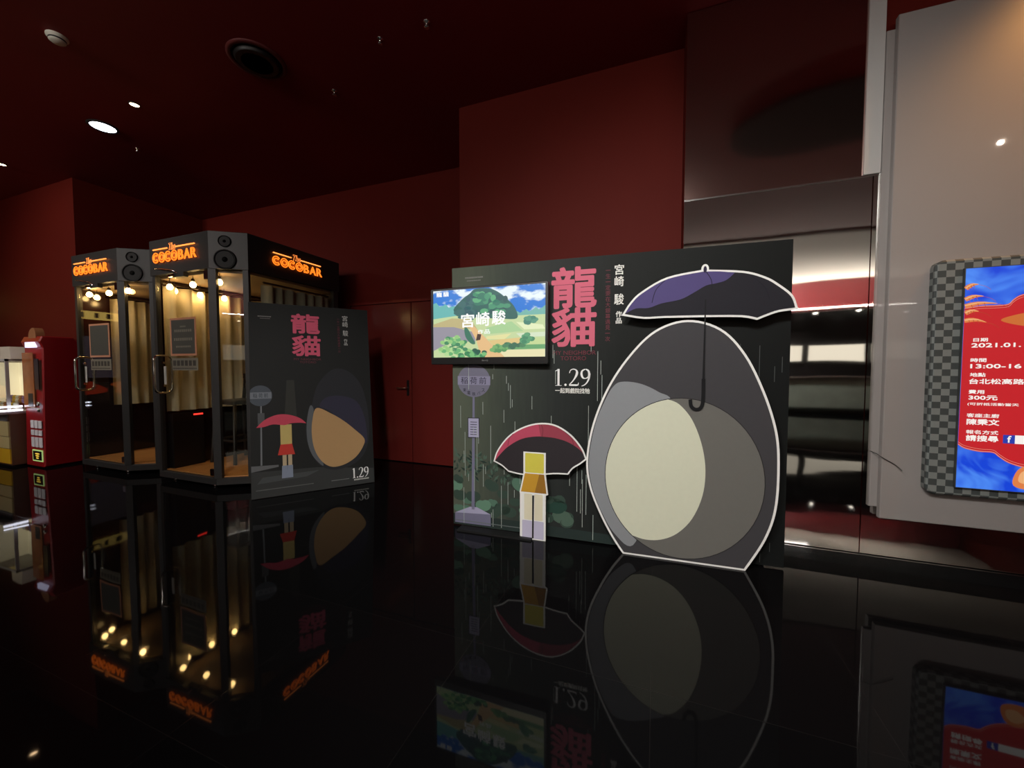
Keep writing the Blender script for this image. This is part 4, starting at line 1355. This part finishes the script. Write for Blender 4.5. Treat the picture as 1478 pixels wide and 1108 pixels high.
MB().box((0.0, 0.82, -0.01), (CWm - 0.06, 1.40, -0.004), GLASS, CFm).box((CWm - 0.066, 0.82, -0.36), (CWm - 0.06, 1.40, -0.01), GLASS, CFm).build('glass_case', t)
p = MB()
for x in (0.0, CWm - 0.07):
    p.box((x, 0.73, -0.03), (x + 0.02, 1.42, 0.0), M_WHITEPAINT, CFm)
p.box((0, 1.39, -0.36), (CWm - 0.05, 1.42, 0.0), M_WHITEPAINT, CFm)
p.build('corner_frame', t)
MB().prism([(0.60, 1.42), (0.905, 1.42), (0.87, 1.58), (0.62, 1.58)], -0.20, -0.04, mat('top_light_box', (0.4, 0.36, 0.30, 1), 0.3, emit=(1.0, 0.82, 0.60, 1), strength=0.10), CFm).build('topper', t)
rp = random.Random(5)
for k in range(12):
    x, y = 0.37 + (k % 6) * 0.088, 0.775 + (k // 6) * 0.085
    c = [(210, 170, 60), (226, 220, 200), (190, 130, 80), (150, 120, 160)][k % 4]
    q = MB()
    ctr = CFm.P(x, y, -0.10 - 0.08 * (k // 6))
    q.ball(ctr, 0.042, mat('plush_%d' % (k % 4), rgb(*c), 0.8), 12)
    q.ball(ctr + Vector((0, -0.01, 0.045)), 0.028, mat('plush_%d' % (k % 4)), 10)
    tag(q.build('prize_plush', None, ctr), 'small plush prize piled in the lit claw machine', 'toy', 'plush prizes in the claw machine')

# ------------------------------------------------------------------ white wall panel and digital display
t = empty('wall_panel', (3.0, 3.1, 0.4), 'large glossy white wall panel behind the digital display', 'wall panel')
PFm = Fr((0, 3.131, 0), (1, 0, 0), (0, 0, 1), (0, -1, 0))
MB().prism([(1.308, 0.408), (4.8, 0.408), (4.8, 3.375), (1.308, 3.375)], 0.0, 0.021, M_GREYPANEL, PFm, bevel=0.003).build('backing_sheet', t)
MB().prism([(1.347, 0.347), (4.8, 0.347), (4.8, 3.43), (1.347, 3.43)], 0.0215, 0.061, M_GREYPANEL, PFm, bevel=0.004).build('front_sheet', t)
t = empty('digital_display', (1.93, 3.0, 0.6), 'lit digital display with red notice on blue water, set in a checkered grey frame', 'display screen')
DF = Fr((0, 3.0695, -0.055), (1, 0, 0), (0, 0, 1), (0, -1, 0), k=1.0425)
DX0, DX1, DY0, DY1 = 1.592, 2.272, 0.632, 1.845
fo = rrect(1.475, 0.575, 2.390, 1.905, 0.04)
p = MB()
p.prism(fo, 0.0, 0.055, M_CHECK, DF, bevel=0.010)
fp = p.build('frame', t)
p = MB()
p.box((DX0 - 0.004, DY0 - 0.004, 0.055), (DX1 + 0.004, DY1 + 0.004, 0.072), mat('grey_bezel', rgb(70, 72, 72), 0.4), DF)
p.build('bezel', t)
p = MB()
p.box((DX0, DY0, 0.072), (DX1, DY1, 0.0735), M_WATER, DF)
e = 0.0005
top = smooth([(DX0, 1.632), (1.66, 1.640), (1.72, 1.640), (1.765, 1.644), (1.785, 1.668), (1.815, 1.690), (1.88, 1.705), (1.93, 1.715)], 4)
bot = smooth([(DX0, 0.872), (1.62, 0.852), (1.68, 0.838), (1.735, 0.836), (1.76, 0.815), (1.80, 0.785), (1.86, 0.765), (1.93, 0.760)], 4)
mir = lambda l: [(DX0 + DX1 - x, y) for x, y in reversed(l)]
redp = bot + mir(bot)[1:] + list(reversed(top + mir(top)[1:]))
p.flat(redp, 0.0735 + e, glow('display_red', 198, 30, 38, 0.95), DF)
for l, k in ((top, -1), (bot, 1)):
    for off, w in ((0.004, 0.004), (0.016, 0.002)):
        p.ribbon([(x, y + k * off) for x, y in l + mir(l)[1:]], w, 0.0735 + 2 * e, glow('display_pink_line', 236, 150, 130, 0.9), DF)
# gold flourish
p.flat(smooth([(1.74, 1.555), (1.80, 1.585), (1.90, 1.60), (2.0, 1.585), (2.05, 1.55), (1.98, 1.525), (1.85, 1.52)], 5, True), 0.0735 + 2 * e, glow('display_gold', 206, 110, 50, 0.95), DF)
p.flat(smooth([(1.83, 1.555), (1.90, 1.575), (1.97, 1.555), (1.90, 1.54)], 5, True), 0.0735 + 3 * e, glow('display_gold_bright', 228, 160, 70, 0.95), DF)
# shrimp and shellfish
SH = [glow('display_shrimp_a', 226, 128, 70, 0.95), glow('display_shrimp_b', 240, 176, 120, 0.95), glow('display_shrimp_c', 178, 78, 44, 0.95)]
for (x, y, L, a) in ((1.592, 1.735, 0.055, 0.35), (1.592, 1.675, 0.075, 0.18), (1.592, 1.640, 0.13, 0.05), (1.595, 1.600, 0.055, 0.12), (1.593, 1.560, 0.090, -0.15)):
    P_ = [(x + L * q * math.cos(a), y + L * q * math.sin(a) + 0.010 * math.sin(PI * q)) for q in (0, .2, .4, .6, .8, 1.0)]
    p.ribbon(P_, [0.022, 0.024, 0.021, 0.015, 0.008, 0.001], 0.0735 + 4 * e, SH[0], DF)
    p.ribbon([(u_, v_ + 0.003) for u_, v_ in P_], [0.007, 0.009, 0.007, 0.005, 0.003, 0.001], 0.0735 + 5 * e, SH[1], DF)
    for q in (1, 2, 3):
        p.ribbon([P_[q], (P_[q][0] + 0.006, P_[q][1] - 0.022)], [0.003, 0.001], 0.0735 + 5 * e, SH[2], DF)
    p.ribbon(smooth([P_[-1], (P_[-1][0] + 0.03, P_[-1][1] - 0.012), (P_[-1][0] + 0.05, P_[-1][1] - 0.03)], 4), 0.0015, 0.0735 + 5 * e, SH[2], DF)
p.flat(smooth([(1.822, 0.665), (1.830, 0.740), (1.87, 0.775), (1.94, 0.76), (1.98, 0.70), (1.90, 0.65)], 5, True), 0.0735 + 4 * e, SH[0], DF)
p.flat(smooth([(1.84, 0.69), (1.85, 0.74), (1.89, 0.755), (1.92, 0.72), (1.88, 0.68)], 5, True), 0.0735 + 5 * e, SH[1], DF)
DW = glow('display_white', 252, 246, 240, 0.95)
dz = 0.0735 + 4 * e
for s_, x0, y0, x1, y1, off in (('日期', 1.633, 1.444, 1.692, 1.464, 0.008), ('2021.01.', 1.626, 1.412, 1.822, 1.436, 0.012), ('時間', 1.626, 1.332, 1.690, 1.354, 0.008), ('13:00-16', 1.626, 1.298, 1.828, 1.322, 0.012),
                                ('地點', 1.626, 1.252, 1.690, 1.274, 0.008), ('台北松高路', 1.624, 1.212, 1.842, 1.242, 0.01), ('費用', 1.624, 1.158, 1.688, 1.180, 0.008), ('300元', 1.625, 1.124, 1.742, 1.150, 0.012),
                                ('(可折抵活動當天', 1.622, 1.092, 1.826, 1.110, 0.004), ('客座主廚', 1.621, 1.028, 1.752, 1.050, 0.006), ('陳秉文', 1.622, 0.986, 1.754, 1.020, 0.012), ('報名方式', 1.622, 0.936, 1.752, 0.958, 0.006), ('請搜尋', 1.622, 0.896, 1.754, 0.930, 0.012)):
    p.text(s_, x0, y0, x1, y1, dz, DW, DF, bold=off * 0.09)
p.build('screen', t)
p = MB()
p.box((1.772, 0.892, 0.0745), (1.818, 0.938, 0.0755), glow('badge_blue', 40, 60, 170, 0.95), DF)
p.box((1.818, 0.892, 0.0745), (1.96, 0.938, 0.0755), DW, DF)
p.text('f', 1.788, 0.897, 1.804, 0.934, 0.0758, DW, DF, offset=0.02)
p.build('badge', t)
MB().tube(smooth([(1.44, 3.052, 0.665), (1.405, 3.06, 0.70), (1.35, 3.062, 0.735), (1.327, 3.085, 0.755), (1.306, 3.118, 0.765)], 5), 0.0022, M_BLACK, 6).build('cable', t)
